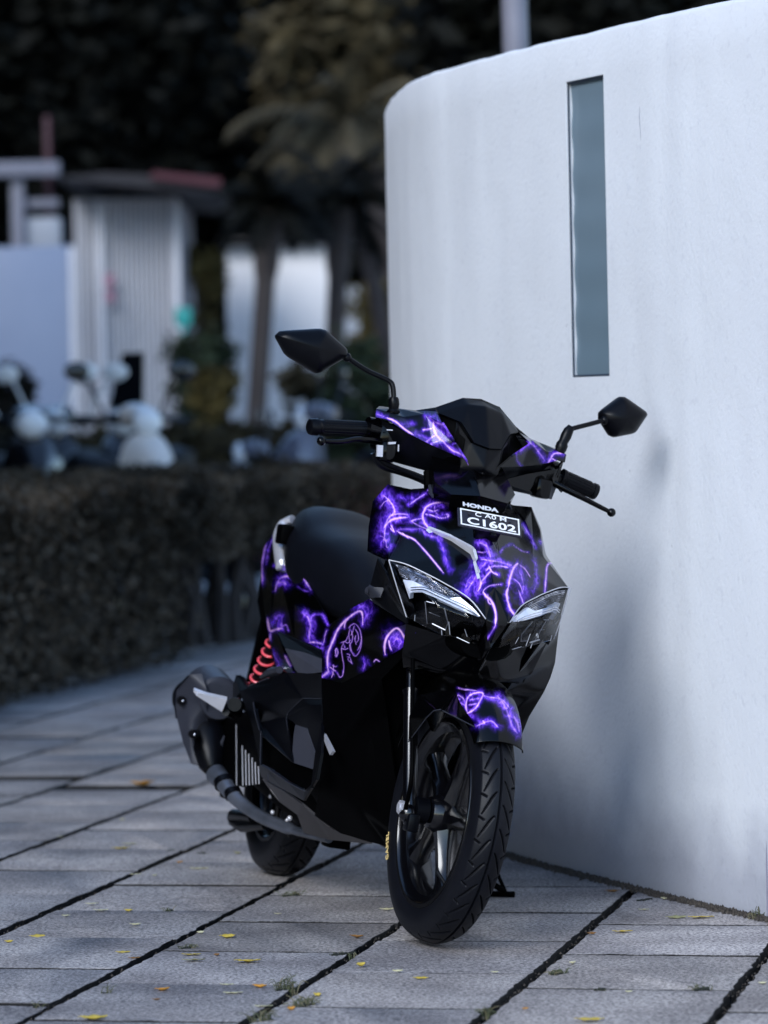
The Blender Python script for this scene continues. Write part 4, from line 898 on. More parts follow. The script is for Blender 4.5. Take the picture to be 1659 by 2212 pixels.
panel('belly_pan', {'a': (cD(705, 955), 'l', -.17), 'b': (cD(850, 1035), 'l', -.17), 'c': (cD(990, 1135), 'l', -.15), 'd': (cD(1195, 1310), 'l', -.10), 'e': (cD(1110, 1270), 'l', -.10), 'f': (cD(960, 1215), 'l', -.12), 'g': (cD(830, 1120), 'l', -.14), 'h': (cD(760, 1030), 'l', -.16), 'i': (cD(1500, 1425), 'l', -.06), 'j': (cD(1005, 1345), 'l', -.08), 'k': (cD(1190, 1395), 'l', -.06)}, ['a b g h', 'b c f g', 'c d e f', 'f e j', 'e d k j', 'd i k'], G['belly'], bike, res=.01, it=2, ref=(.6, 0, .4))
b = MB(); b.box(un(*cD(1240, 1415), 1, -.02), (.06, .05, .022), bev=.004); b.build('centre_stand_foot', G['matte'], bike)

# ---------------- middle and tail panels
panel('side_cover', {'a': (cC(812, 985), 'l', -.150), 'b': (cC(1000, 1060), 'l', -.150), 'c': (cC(1138, 1130), 'l', -.160), 'd': (cC(1138, 1186), 'l', -.166), 'e': (cC(868, 1108), 'l', -.166)}, ['a b c d e'], G['satin'], bike, res=.01, it=2, ref=(.3, 0, .5))
panel('side_cover_lower', {'a': (cC(870, 1112), 'l', -.168), 'b': (cC(1010, 1140), 'l', -.168), 'c': (cC(1138, 1188), 'l', -.170), 'd': (cC(1138, 1284), 'l', -.176), 'e': (cC(972, 1302), 'l', -.170), 'f': (cC(945, 1270), 'l', -.168)}, ['a b c d e f'], G['pad'], bike, res=.008, it=2, ref=(.3, 0, .5))
TV = {'a': (cC(780, 300), 'l', -.118), 'b': (cC(885, 525), 'l', -.135), 'c': (cC(965, 530), 'l', -.138), 'd': (cC(1060, 692), 'l', -.140), 'e': (cC(1162, 862), 'l', -.138), 'f': (cC(1182, 940), 'l', -.140), 'g': (cC(1145, 1060), 'l', -.150), 'h': (cC(1140, 1122), 'l', -.156), 'i': (cC(1040, 1075), 'l', -.155), 'j': (cC(940, 1040), 'l', -.152), 'k': (cC(812, 985), 'l', -.150), 'l': (cC(760, 960), 'l', -.140), 'm': (cC(800, 620), 'l', -.138), 'n': (cC(785, 780), 'l', -.142), 'o': (cC(860, 680), 'l', -.150), 'p': (cC(1000, 860), 'l', -.155), 'q': (cC(935, 790), 'l', -.148), 'r': (cC(890, 330), 'l', -.125)}
panel('tail_cowl', TV, ['a r b m', 'b c o m', 'c d o', 'd e q o', 'e f p q', 'f g p', 'g h i p', 'i j q p', 'j k o q', 'k l n o', 'm o n'], G['wrap'], bike, res=.0045, it=4, wrap=True, ref=(.2, 0, .55))
OV = {'a': (cC(835, 215), 'l', -.082), 'b': (cC(780, 290), 'l', -.090), 'c': (cC(722, 370), 'l', -.095), 'd': (cC(700, 480), 'l', -.105), 'e': (cC(700, 650), 'l', -.115), 'f': (cC(715, 800), 'l', -.125), 'g': (cC(742, 960), 'l', -.130), 'h': (cC(770, 1100), 'l', -.135), 'i': (cC(805, 1240), 'l', -.135), 'j': (cC(835, 1262), 'l', -.138), 'k': (cC(948, 1318), 'l', -.160), 'l': (cC(860, 1130), 'l', -.157), 'm': (cC(812, 988), 'l', -.150), 'n': (cC(765, 930), 'l', -.142), 'o': (cC(775, 700), 'l', -.135), 'p': (cC(790, 520), 'l', -.125), 'q': (cC(785, 330), 'l', -.112), 'r': (cC(860, 200), 'l', -.10)}
panel('tail_outer_cowl', OV, ['a b q r', 'b c p q', 'c d p', 'd e o p', 'e f o', 'f g n o', 'g h l m n', 'h i l', 'i j k l'], G['wrap'], bike, res=.0045, it=4, wrap=True, ref=(.2, 0, .55))
for sd_ in (-1, 1):
    b = MB(); pts = [un(*cC(x, y), 1, l) * [1, -sd_, 1] for x, y, l in ((925, 175, -.09), (860, 205, -.105), (822, 290, -.118), (828, 400, -.128), (845, 520, -.135))]
    b.tube(smooth_path(pts, 6), [.013] * 6 + [.016] * 18 + [.006], 12, sq=.7)
    b.build('grab_rail', G['silver'], bike)
b = MB(); c_ = un(*cC(868, 285), 1, -.13); b.box(c_, (.05, .03, .045), bev=.006); b.build('seat_hinge', G['matte'], bike); b = MB(); c_[1] *= -1; b.box(c_, (.05, .03, .045), bev=.006); b.build('seat_hinge', G['matte'], bike)
b = MB(); b.box((-.27, 0, .70), (.03, .12, .05), bev=.01); b.build('tail_light', mat('red_tail_lens', (.35, .01, .015), .15, coat=.5), bike)
b = MB(); V, F = prism([(-.30, -.06, .66), (-.26, -.07, .60), (-.20, -.07, .56), (.05, -.06, .52), (.05, -.06, .56), (-.24, -.06, .68)], (0, 1, 0), .12); b.add(V, F)
V, F = prism([(-.27, -.05, .60), (-.34, -.05, .40), (-.33, -.05, .40), (-.24, -.05, .60)], (0, 1, 0), .1); b.add(V, F); b.build('rear_mudguard', G['matte'], bike)

# ---------------- seat
def seat():
    V = []; F = []; n = 40
    secs = [(-.16, .022, .74, .775), (-.145, .045, .735, .802), (-.10, .062, .725, .822), (-.03, .082, .71, .832), (.05, .104, .69, .834), (.12, .122, .675, .828), (.18, .136, .655, .815), (.25, .146, .63, .795), (.33, .146, .605, .780), (.40, .138, .588, .768), (.47, .122, .578, .748), (.53, .105, .572, .722), (.58, .088, .570, .692), (.62, .075, .570, .662), (.655, .062, .57, .635), (.675, .045, .575, .61), (.68, .03, .58, .60)]
    from math import cos, sin, pi, copysign
    S2 = []
    for i in range(len(secs) - 1):
        for k in range(4):
            t = k / 4; a, b_ = np.array(secs[i]), np.array(secs[i + 1]); p, q = np.array(secs[max(i - 1, 0)]), np.array(secs[min(i + 2, len(secs) - 1)])
            S2.append(.5 * ((2 * a) + (b_ - p) * t + (2 * p - 5 * a + 4 * b_ - q) * t * t + (3 * a - p - 3 * b_ + q) * t ** 3))
    S2.append(np.array(secs[-1]))
    for f, hw, h0, h1 in S2:
        for k in range(n):
            a = 2 * pi * k / n; ca, sa = cos(a), sin(a); e = .62 if sa > 0 else .9
            l = hw * copysign(abs(ca) ** e, ca); h = (h0 + (h1 - h0) * .36) + ((h1 - h0) * (.64 if sa > 0 else .36)) * copysign(abs(sa) ** .78, sa)
            V.append((f, l * (1 - .10 * max(0, sa)), h))
    for i in range(len(S2) - 1):
        for k in range(n): F.append((i * n + k, i * n + (k + 1) % n, (i + 1) * n + (k + 1) % n, (i + 1) * n + k))
    F += [tuple(range(n))[::-1], tuple(range((len(S2) - 1) * n, len(S2) * n))]
    return mk('seat', V, F, G['seat'], bike, smooth=60)
seat()

# ---------------- exhaust, cooling grille, shock, pegs
b = MB()
pp = [un(*cD(x, y), 1, l) for x, y, l in ((1190, 1385, -.05), (1010, 1345, -.07), (900, 1312, -.085), (720, 1240, -.11), (600, 1165, -.13), (500, 1075, -.15), (430, 985, -.165), (370, 920, -.175))]
sp_ = smooth_path(pp, 6); b.tube(sp_, [.010] * 12 + [.014] * 12 + list(np.linspace(.0145, .024, len(sp_) - 24)), 16)
b.build('exhaust_pipe', G['pipe'], bike)
b = MB()
for x, y, l, r_ in ((492, 1062, -.153, .019), (432, 982, -.165, .024)):
    c_ = un(*cD(x, y), 1, l); d = np.array([.06, .012, -.055]); d /= np.linalg.norm(d); b.tube([c_ - d * .007, c_ + d * .007], r_, 16)
b.build('exhaust_clamp', G['satin'], bike)
mu = part('muffler')
m0 = un(*cD(345, 890), 1, -.18); m1 = m0 + np.array([-.20, -.030, .125])
b = MB(); ts = [0, .05, .16, .3, .6, .9, .97, 1.0]; b.tube([m0 + (m1 - m0) * t + np.array([0, 0, .035 * min(1, t / .3)]) for t in ts], [.020, .030, .040, .046, .048, .048, .044, .03], 28); b.build('muffler_body', G['satin'], mu)
ms = un(*cD(385, 375), 1, -.185)
b = MB(); b.tube([ms + np.array([.012, 0, 0]), ms + np.array([0, 0, 0]), ms - np.array([.12, 0, -.02])], [.044, .052, .052], 32); b.build('end_chamber', G['grey'], mu)
panel('heat_shield', {'a': (cD(172, 198), 'l', -.262), 'b': (cD(265, 190), 'l', -.235), 'c': (cD(310, 332), 'l', -.22), 'd': (cD(300, 400), 'l', -.215), 'e': (cD(300, 560), 'l', -.2), 'f': (cD(262, 640), 'l', -.205), 'g': (cD(275, 740), 'l', -.2), 'h': (cD(340, 860), 'l', -.185), 'i': (cD(298, 880), 'l', -.195), 'j': (cD(190, 842), 'l', -.225), 'k': (cD(130, 690), 'l', -.245), 'l': (cD(88, 520), 'l', -.262), 'm': (cD(76, 420), 'l', -.270), 'n': (cD(84, 300), 'l', -.275), 'o': (cD(160, 400), 'l', -.250), 'p': (cD(180, 560), 'l', -.240), 'q': (cD(215, 720), 'l', -.222)},
      ['a b c o n', 'c d o', 'd e p o', 'e f q p', 'f g q', 'g h i q', 'i j q', 'j k p q', 'k l p', 'l m o p', 'm n o'], G['grey'], mu, mirror=False, res=.008, it=4, th=.006, ref=(.1, -.1, .2))
b = MB()
for x, y in ((122, 385), (206, 628)):
    c_ = un(*cD(x, y), 1, -.262 if x < 200 else -.236); b.tube([c_ + [.008, -.002, 0], c_ - [.01, 0, 0]], .010, 12)
b.build('screw_recess', G['groove'], mu)
for x, y in ((122, 385), (206, 628)):
    b = MB(); c_ = un(*cD(x, y), 1, -.262 if x < 200 else -.236); b.ball(c_ + np.array([.011, 0, 0]), .0035); b.build('screw', G['chrome'], mu)
b = MB()
for k in range(9):
    y = 600 + k * 17; b.tube([un(*cD(215 - k * .5, y), 1, -.2375 + k * .0008), un(*cD(258 + k * 1.5, y + 6), 1, -.212)], .0011, 5)
b.build('vent_slots', G['matte'], mu)
# passenger peg
b = MB(); q = [un(*cD(x, y), 1, l) for x, y, l in ((204, 318, -.31), (212, 312, -.31), (300, 345, -.29), (450, 378, -.26), (412, 468, -.255), (330, 415, -.28), (228, 350, -.308))]
V, F = prism(q, (-.6, .1, .3), .02); b.add(V, F); b.build('passenger_peg', G['silver'], bike)
b = MB(); c_ = un(*cD(508, 412), 1, -.235); b.tube([c_ + [.012, -.004, 0], c_ - [.02, -.006, 0]], .0150, 20); b.tube([un(*cD(430, 440), 1, -.245), un(*cD(530, 470), 1, -.20)], .012, 12); b.tube([un(*cD(440, 470), 1, -.245), un(*cD(505, 500), 1, -.2)], .008, 12); b.build('peg_hinge', G['satin'], bike)
panel('peg_bracket', {'a': (cD(515, 200), 'l', -.16), 'b': (cD(548, 200), 'l', -.16), 'c': (cD(602, 285), 'l', -.17), 'd': (cD(540, 330), 'l', -.18), 'e': (cD(490, 400), 'l', -.175), 'f': (cD(495, 260), 'l', -.16)}, ['a b c d e f'], G['satin'], bike, res=.01, it=1, th=.012, ref=(.1, 0, .3))
# swing arm / gearcase with its grille
panel('radiator_cover', {'a': (cD(520, 500), 'l', -.165), 'b': (cD(600, 450), 'l', -.175), 'c': (cD(690, 640), 'l', -.175), 'd': (cD(690, 860), 'l', -.170), 'e': (cD(705, 975), 'l', -.165), 'f': (cD(560, 1012), 'l', -.16), 'g': (cD(525, 1000), 'l', -.155), 'h': (cD(515, 700), 'l', -.16)}, ['a b c h', 'c d h', 'd e f g h'], G['matte'], bike, res=.012, it=1, ref=(.1, 0, .3))
b = MB()
for x, y0_ in ((563, 712), (587, 745), (610, 772), (634, 800), (657, 832), (680, 862)): b.tube([un(*cD(x - 3, y0_), 1, -.172), un(*cD(x + 2, 1002 - (x - 563) * .1), 1, -.168)], .0013, 6)
b.tube([un(*cD(517, 560), 1, -.163), un(*cD(519, 1000), 1, -.158)], .001, 6)
b.build('grille_bars', G['silver'], bike)
b = MB()
for k in range(9): b.tube([un(*cD(545 + k * 14, 560 + k * 12), 1, -.178), un(*cD(560 + k * 14, 640 + k * 16), 1, -.178)], .0009, 5)
b.build('vent_louvres', G['satin'], bike)
panel('swing_arm_guard', {'a': (cD(300, 560), 'l', -.17), 'b': (cD(350, 505), 'l', -.17), 'c': (cD(520, 500), 'l', -.155), 'd': (cD(520, 1000), 'l', -.15), 'e': (cD(560, 1080), 'l', -.14), 'f': (cD(520, 1100), 'l', -.13), 'g': (cD(430, 960), 'l', -.15), 'h': (cD(345, 850), 'l', -.165), 'i': (cD(420, 700), 'l', -.16)}, ['a b i h', 'b c i', 'c d i', 'd g h i', 'd e f g'], G['matte'], bike, res=.012, it=1, mirror=False, ref=(-.2, 0, .3))
b = MB(); b.tube([un(*cD(345, 845), 1, -.172), un(*cD(400, 730), 1, -.168), un(*cD(430, 640), 1, -.165)], [.005, .006, .002], 8); b.build('swing_arm_rib', G['grey'], bike)
b = MB(); b.tube([un(*cD(x, y), 1, -.08) for x, y in ((478, 1240), (500, 1218), (640, 1235))], [.010, .015, .012], 14); b.tube([un(*cD(490, 1265), 1, -.08), un(*cD(560, 1300), 1, -.08), un(*cD(730, 1290), 1, -.07)], [.010, .013, .01], 12); b.build('stand_tread', G['satin'], bike)
b = MB(); b.tube([un(*cD(420, 1060), 1, -.12), un(*cD(520, 1090), 1, -.10)], .010, 10); b.build('axle_bolt', G['satin'], bike)
b = MB()
for x, y, r_ in ((780, 1195, .005), (905, 1238, .006), (885, 1252, .004), (765, 1080, .005)): b.ball(un(*cD(x, y), 1, -.11), r_)
b.build('engine_bolts', G['silver'], bike)
# red coil spring
sh = part('shock_absorber')
p0, p1 = un(*cC(790, 1080), 1, -.105), un(*cC(660, 1375), 1, -.105)
d = Vector(p0 - p1); Ls = d.length; d.normalize(); e1 = d.orthogonal().normalized(); e2 = d.cross(e1); pts = []
turns = 5.6
for i in range(240):
    t = i / 239; a = t * turns * 2 * math.pi; pts.append(Vector(p1) + d * (Ls * (-.15 + 1.2 * t)) + (e1 * math.cos(a) + e2 * math.sin(a)) * .018)
b = MB(); b.tube(pts, .0030, 10); b.build('coil_spring', G['red'], sh)
b = MB(); b.tube([Vector(p1) - d * .08, Vector(p0) + d * .03], .0145, 16); b.build('damper_body', G['satin'], sh)
b = MB(); b.ball(Vector(un(*cC(778, 1267), 1, -.15)), .0055); b.build('bolt_head', G['chrome'], bike)
b = MB(); b.tube([un(*cC(700, 1320), 1, -.175), un(*cC(760, 1285), 1, -.175), un(*cC(830, 1268), 1, -.172)], [.005, .009, .008], 10); b.build('frame_tab', G['grey'], bike)
# side stand reaching to the ground on the far (left) side
gp = gnd(1080, 1938); Mi = np.linalg.inv(M); loc = lambda w: (Mi @ np.array([*w, 1]))[:3]
b = MB(); b.tube([(gp[0] - .30 * .9, gp[1] + .06, .20), (gp[0] - .05, gp[1] + .0, .05), (gp[0] + .012, gp[1] - .01, .012)], [.009, .008, .006], 10)
b.tube([(gp[0] - .045, gp[1] + .02, .006), (gp[0] + .03, gp[1] - .01, .006)], .007, 8); b.tube([(gp[0] + .012, gp[1], .01), (gp[0] - .004, gp[1], .05)], .004, 8)
b.V = [tuple(loc(v)) for v in b.V]; b.build('side_stand', G['matte'], bike)

# ---------------- handlebar assembly (steered frame)
HV = {'a': (cF(65, 228), 'f', .962), 'b': (cF(92, 205), 'f', .935), 'c': (cF(245, 225), 'f', .94), 'd': (cF(385, 240), 'f', .955), 'e': (cF(550, 233), 'f', .965),
      'f': (cF(60, 297), 'f', .965), 'g': (cF(150, 312), 'f', .975), 'h': (cF(320, 425), 'f', .99), 'i': (cF(520, 525), 'f', 1.01), 'j': (cF(775, 636), 'f', 1.035), 'k': (cF(832, 712), 'f', 1.045),
      'l': (cF(700, 500), 'f', 1.035), 'm': (cF(600, 340), 'f', 1.035), 'n': (cF(470, 275), 'f', .99), 'o': (cF(300, 300), 'f', .985)}
panel('handlebar_cowl', HV, ['a b c o g f', 'c d n o', 'd e m n', 'o n i h', 'g o h', 'n m l i', 'i l j', 'j l k'], G['wrap'], bike, T='S', res=.0045, it=4, wrap=True, ref=(.9, 0, .95))
ng = lambda x, y, f: tuple(un(*cF(x, y), 0, f, SM) * [1, -1, 1])      # right-hand corner, brought over to the left
SVv = {'p': (.978, 0, 1.074), 't': (cF(770, 138), 'f', .975), 'e': (cF(550, 215), 'f', .965), 'e2': ng(1226, 418, .985), 'w': ng(1160, 432, 1.025), 'v': ng(1088, 556, 1.052), 'v1': ng(1092, 262, 1.0), 's': (1.008, 0, 1.062), 'q': (1.062, 0, .978)}
panel('visor', SVv, ['p t v1 s', 's v1 v q', 't e e2 v1', 'v1 e2 w v'], G['satin'], bike, T='S', res=.006, it=2, mirror='join', ref=(.9, 0, .95))
NV = {'w': ng(1165, 440, 1.015), 'v': ng(1088, 566, 1.044), 'k': ng(1056, 790, 1.035), 'l': ng(1060, 825, 1.02), 'r': (1.062, 0, .935), 'r2': (1.03, 0, .905), 'q': (1.054, 0, .975), 'i': (cF(700, 500), 'f', 1.02), 'j': (cF(832, 712), 'f', 1.03)}
panel('nose_panel', NV, ['w v k', 'v q r k', 'k r r2 l', 'w k j i'], G['satin'], bike, T='S', res=.008, it=2, mirror='join', ref=(.9, 0, .95))
LVh = {'a': (cF(320, 428), 'f', .985), 'b': (cF(520, 528), 'f', 1.005), 'c': (cF(775, 640), 'f', 1.03), 'd': (cF(832, 714), 'f', 1.042), 'e': (1.055, 0, .925), 'f': (1.0, 0, .895), 'g': (cF(700, 760), 'f', .99), 'h': (cF(480, 738), 'f', .96), 'i': (cF(190, 658), 'f', .935), 'j': (cF(100, 560), 'f', .93), 'k': (cF(110, 320), 'f', .955), 'l': (.96, 0, .905), 'm': (.93, -.05, .92)}
panel('lower_handlebar_cowl', LVh, ['k a i j', 'a b h i', 'b c g h', 'c d g', 'd e f g', 'g f l m', 'g m h'], G['satin'], bike, T='S', res=.01, it=3, mirror='join', ref=(.93, 0, .97))
WV = {'a': (cF(1055, 820), 'f', 1.01), 'b': (cF(1300, 760), 'f', .985), 'c': (cF(1550, 718), 'f', .96), 'd': (cF(1600, 640), 'f', .955), 'e': (cF(1530, 885), 'f', .94), 'f': (cF(1500, 840), 'f', .95), 'g': (cF(1460, 945), 'f', .95), 'h': (cF(1060, 872), 'f', .985), 'i': (cF(1497, 968), 'f', .935)}
panel('lower_cowl_wing', WV, ['a b g h', 'b c f g', 'c d f', 'f d e'], G['gloss'], bike, T='S', res=.01, it=2, mirror=False, ref=(.9, 0, 1.1))
panel('wing_edge', WV, ['f e i g', 'g i h'], G['grey'], bike, T='S', res=.01, it=1, mirror=False, ref=(.9, 0, 1.1))
panel('instrument_cover', {'a': (cF(92, 205), 'f', .935), 'b': (cF(245, 225), 'f', .94), 'c': (cF(385, 240), 'f', .955), 'd': (cF(550, 215), 'f', .965), 'e': (cF(770, 138), 'f', .972), 'f': (.972, 0, 1.078), 'g': (.86, 0, 1.03), 'h': (.86, -.08, 1.02), 'i': (.88, -.18, 1.0)}, ['a b i', 'b c h i', 'c d h', 'd e g h', 'e f g'], G['gloss'], bike, T='S', res=.015, it=2, mirror='join', ref=(.9, 0, .9))
# bars, grips, levers
hb = part('handlebar')
b = MB(); b.tube([(.91, -.30, .955), (.915, -.15, .965), (.93, 0, .955), (.915, .15, .965), (.91, .30, .955)], .0111, 14); b.build('handlebar_tube', G['satin'], hb, T=S)
def grip(e0, e1, sd_):
    e0 = np.array(e0); e1 = np.array(e1); b = MB(); ax = (e1 - e0)
    ts = [0, .015, .05, .13, .135, .15, .155, .90, .93, 1.0]; rs = [.012, .0155, .0172, .0172, .0150, .0150, .0158, .0162, .0185, .0185]
    b.tube([e0 + ax * t for t in ts], rs, 24)
    up = np.array([0, 0, 1.]); ort = np.cross(ax / np.linalg.norm(ax), up)
    for k in range(16):
        a = 2 * math.pi * k / 16; o = (up * math.cos(a) + ort * math.sin(a)) * .0158; b.tube([e0 + ax * .2 + o, e0 + ax * .86 + o], .0014, 5)
    b.build('grip', G['satin'], hb, T=S)
gl0, gl1 = un(*cG(112, 415), 0, .93, SM), un(*cG(940, 455), 0, .915, SM)
grip(gl0, gl1, -1)
gr0, gr1 = un(*cA(1392, 738), 0, .915, SM), un(*cA(1240, 672), 0, .91, SM)
grip(gr0, gr1, 1)
b = MB(); lv = [un(*cG(x, y), 0, f, SM) for x, y, f in ((272, 597, .985), (330, 600, .985), (520, 605, .982), (720, 575, .975), (900, 590, .965), (1010, 600, .955))]
sp_ = smooth_path(lv, 6); b.tube(sp_, list(np.linspace(.0045, .0085, len(sp_))), 12, sq=.75); b.ball(lv[0], .0092, n=16); b.build('brake_lever', G['gloss'], hb, T=S)
b = MB(); lv = [un(*cA(x, y), 0, f, SM) for x, y, f in ((1453, 822, .985), (1420, 806, .985), (1340, 765, .98), (1270, 730, .97), (1212, 700, .955))]
sp_ = smooth_path(lv, 6); b.tube(sp_, list(np.linspace(.0045, .0075, len(sp_))), 12, sq=.75); b.ball(lv[0], .0092, n=16); b.build('brake_lever', G['gloss'], hb, T=S)
b = MB(); b.tube([un(*cA(1205, 690), 0, .945, SM), un(*cA(1245, 735), 0, .95, SM)], .003, 8); b.build('lever_adjuster', G['gloss'], hb, T=S)
# switch gear, both sides
b = MB()
sc0 = un(*cG(1110, 560), 0, .93, SM)
for s_ in (-1, 1):
    b = MB(); c_ = sc0 * [1, -s_, 1]
    b.box(c_, (.05, .058, .060), bev=.010); b.box(c_ + [.03, s_ * .012, -.030], (.035, .034, .04), bev=.006)
    b.tube([c_ + [0, s_ * .05, .012], c_ + [0, s_ * .01, .012]], .022, 20)
    b.build('switch_housing', G['gloss'], hb, T=S)
b = MB(); q = [un(*cG(x, y), 0, .992, SM) for x, y in ((978, 645), (1050, 650), (1044, 795), (973, 790))]; V, F = prism(q, (-1, 0, 0), .006); b.add(V, F)
q = [un(*cG(x, y), 0, .985, SM) for x, y in ((1120, 608), (1212, 606), (1206, 632), (1118, 638))]; V, F = prism(q, (-1, 0, 0), .004); b.add(V, F)
q = [un(*cG(x, y), 0, .985, SM) for x, y in ((1240, 640), (1250, 640), (1248, 725), (1238, 725))]; V, F = prism(q, (-1, 0, 0), .004); b.add(V, F)
q = [un(*cG(x, y), 0, .985, SM) for x, y in ((1092, 448), (1170, 452), (1170, 466), (1100, 462))]; V, F = prism(q, (-1, 0, 0), .004); b.add(V, F)
b.build('maker_plate', G['silver'], hb, T=S)
b = MB()
b.tube(smooth_path([un(*cG(x, y), 0, f, SM) for x, y, f in ((940, 740, .95), (985, 850, .95), (1080, 915, .95), (1300, 985, .955), (1480, 1050, .96), (1620, 1120, .97), (1700, 1180, .97))], 6), .0085, 10)
b.tube(smooth_path([un(*cG(x, y), 0, f, SM) for x, y, f in ((1000, 780, .96), (1100, 880, .965), (1290, 960, .965), (1500, 1050, .97), (1700, 1130, .98))], 6), .005, 8)
b.build('cables', G['satin'], hb, T=S)
b = MB()
for s_ in (-1, 1): b.tube(smooth_path([(.97, s_ * .02, .90), (1.0, s_ * .03, .885), (.99, s_ * .035, .85)], 5), .006, 8)
b.tube([un(*cF(497, 745), 0, .97, SM), un(*cF(500, 870), 0, .985, SM)], .012, 10)
b.build('wiring_loom', G['matte'], bike, T=S)
# mirrors
def mirror(outline, f0, inner, dome, stem, boot):
    mr = part('mirror')
    pts = np.array([un(*p, 0, f0, SM) for p in outline]); c_ = pts.mean(0); n = len(pts)
    # densify and soften outline
    dense = []
    for i in range(n):
        p, q, r_ = pts[i - 1], pts[i], pts[(i + 1) % n]
        for t in (.0, .33, .66, 1.0):
            a = q + (p - q) * .12 * (1 - t) + (r_ - q) * .12 * t; dense.append(a * .82 + q * .18)
    D_ = np.array(dense); m = len(D_); V = []; F = []
    for k, (sc, df) in enumerate(((.93, -.018), (.975, -.016), (1.0, -.010), (1.0, -.004), (.97, .004), (.86, .012), (.62, .021), (.3, .026), (.02, .028))):
        for p in D_: V.append(c_ + (p - c_) * sc + [df, 0, 0])
    R_ = 9
    for k in range(R_ - 1):
        for i in range(m): F.append((k * m + i, k * m + (i + 1) % m, (k + 1) * m + (i + 1) % m, (k + 1) * m + i))
    F.append(tuple(range((R_ - 1) * m, R_ * m)))
    V = np.array(V) @ S[:3, :3].T + S[:3, 3]; mk('mirror_housing', V, F, G['satin'], mr, smooth=40)
    V = [c_ + (p - c_) * .93 + [-.0165, 0, 0] for p in D_]; V = np.array(V) @ S[:3, :3].T + S[:3, 3]; mk('mirror_glass', V, [tuple(range(m))], G['mirror_glass'], mr, smooth=0)
    b = MB(); b.tube(smooth_path(stem, 6), .0052, 10); b.ball(stem[0], .0095); b.build('mirror_stem', G['satin'], mr, T=S)
    b = MB(); b.tube(boot, [.008, .0105, .0115, .010, .0125, .0125, .010][:len(boot)], 14); b.build('mirror_boot', G['satin'], mr, T=S)
mirror([cA(40, 78), cA(62, 56), cA(225, 46), cA(250, 52), cA(340, 132), cA(346, 165), cA(232, 232), cA(208, 236), cA(85, 160)], .925, None, 0,
       [un(*cA(338, 168), 0, .925, SM), un(*cA(420, 222), 0, .93, SM), un(*cA(510, 264), 0, .94, SM), un(*cA(532, 292), 0, .945, SM), un(*cA(536, 350), 0, .95, SM)],
       [un(*cA(536, y), 0, .955, SM) for y in (335, 345, 365, 385, 392, 400, 408)])
mirror([cA(1408, 402), cA(1425, 385), cA(1493, 334), cA(1512, 334), cA(1600, 396), cA(1606, 410), cA(1556, 484), cA(1540, 492), cA(1468, 506), cA(1450, 498), cA(1408, 432)], .92, None, 0,
       [un(*cA(1425, 433), 0, .925, SM), un(*cA(1360, 450), 0, .93, SM), un(*cA(1292, 468), 0, .94, SM), un(*cA(1275, 480), 0, .94, SM)],
       [un(*cA(x, y), 0, .955, SM) for x, y in ((1284, 462), (1272, 478), (1262, 500), (1250, 525), (1246, 535), (1240, 552), (1234, 570))])
print('bike done')
#@@BG

# ================================================================== BACKGROUND
def leafmat(name, c0, c1, sc=1.5):
    m = mat(name, c0, .7, spec=.15, noise=(sc, .18, c1)); return m
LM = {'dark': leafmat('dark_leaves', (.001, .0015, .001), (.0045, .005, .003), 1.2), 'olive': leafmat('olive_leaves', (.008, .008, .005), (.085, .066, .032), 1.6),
      'brown': leafmat('brown_hedge_leaves', (.012, .011, .008), (.13, .10, .07), 2.2), 'grey': leafmat('greyish_palm_leaves', (.02, .020, .013), (.13, .105, .062), 1.2),
      'yellow': leafmat('yellow_leaves', (.04, .034, .010), (.13, .10, .035), 2), 'green': leafmat('green_shrub_leaves', (.010, .020, .010), (.04, .055, .032), 3)}
G['bark'] = mat('bark', (.030, .024, .024), .9, noise=(8, .3, (.06, .05, .048)), bump=(30, .5, .01))
def leaf_mesh(name, pts, size, m, parent=None, flat=.5):
    pts = np.asarray(pts); n = len(pts); a = rng.normal(size=(n, 3)); a[:, 2] *= flat; a /= np.linalg.norm(a, axis=1)[:, None]
    b_ = np.cross(a, rng.normal(size=(n, 3))); b_ /= np.linalg.norm(b_, axis=1)[:, None]; s = size * rng.uniform(.6, 1.3, (n, 1))
    V = np.stack([pts - a * s, pts - b_ * s * .45, pts + a * s, pts + b_ * s * .45], 1).reshape(-1, 3); F = np.arange(4 * n).reshape(n, 4)
    return mk(name, V, F, m, parent, smooth=0)
def blob_pts(c, r, n, clump=.22, hollow=.5):
    c = np.array(c); r = np.array(r); k = max(8, n // 60); d = rng.normal(size=(k, 3)); d /= np.linalg.norm(d, axis=1)[:, None]
    cc = d * rng.uniform(hollow, 1, (k, 1)) ** .6; idx = rng.integers(0, k, n); p = cc[idx] + rng.normal(size=(n, 3)) * clump
    return c + p * r
def tree(name, label, base, blobs, m, size, n, trunk_r=.14, group=None, cat='tree'):
    t = empty(name, loc=base); tag(t, label, cat, group); base = np.array(base)
    P = np.concatenate([blob_pts(np.array(c) - base, r, int(n * w)) for c, r, w in blobs])
    leaf_mesh('crown', P, size, m, t)
    top = np.mean([np.array(c) - base for c, r, w in blobs], 0); b = MB()
    b.tube(smooth_path([(0, 0, -.05), (.03, 0, top[2] * .3), tuple(top * [.4, .4, .62]), tuple(top)], 5), list(np.linspace(trunk_r, trunk_r * .4, 16)), 10)
    for c, r, w in blobs:
        q = np.array(c) - base; s_ = top * [.4, .4, .62]
        b.tube(smooth_path([tuple(s_), tuple(s_ * .5 + q * .5 + rng.normal(0, .15, 3)), tuple(q)], 4), list(np.linspace(trunk_r * .5, trunk_r * .12, 9)), 8)
    b.build('trunk', G['bark'], t); return t
def ground_under(x, D): p = at(x, 885, D); return (p[0], p[1], 0)
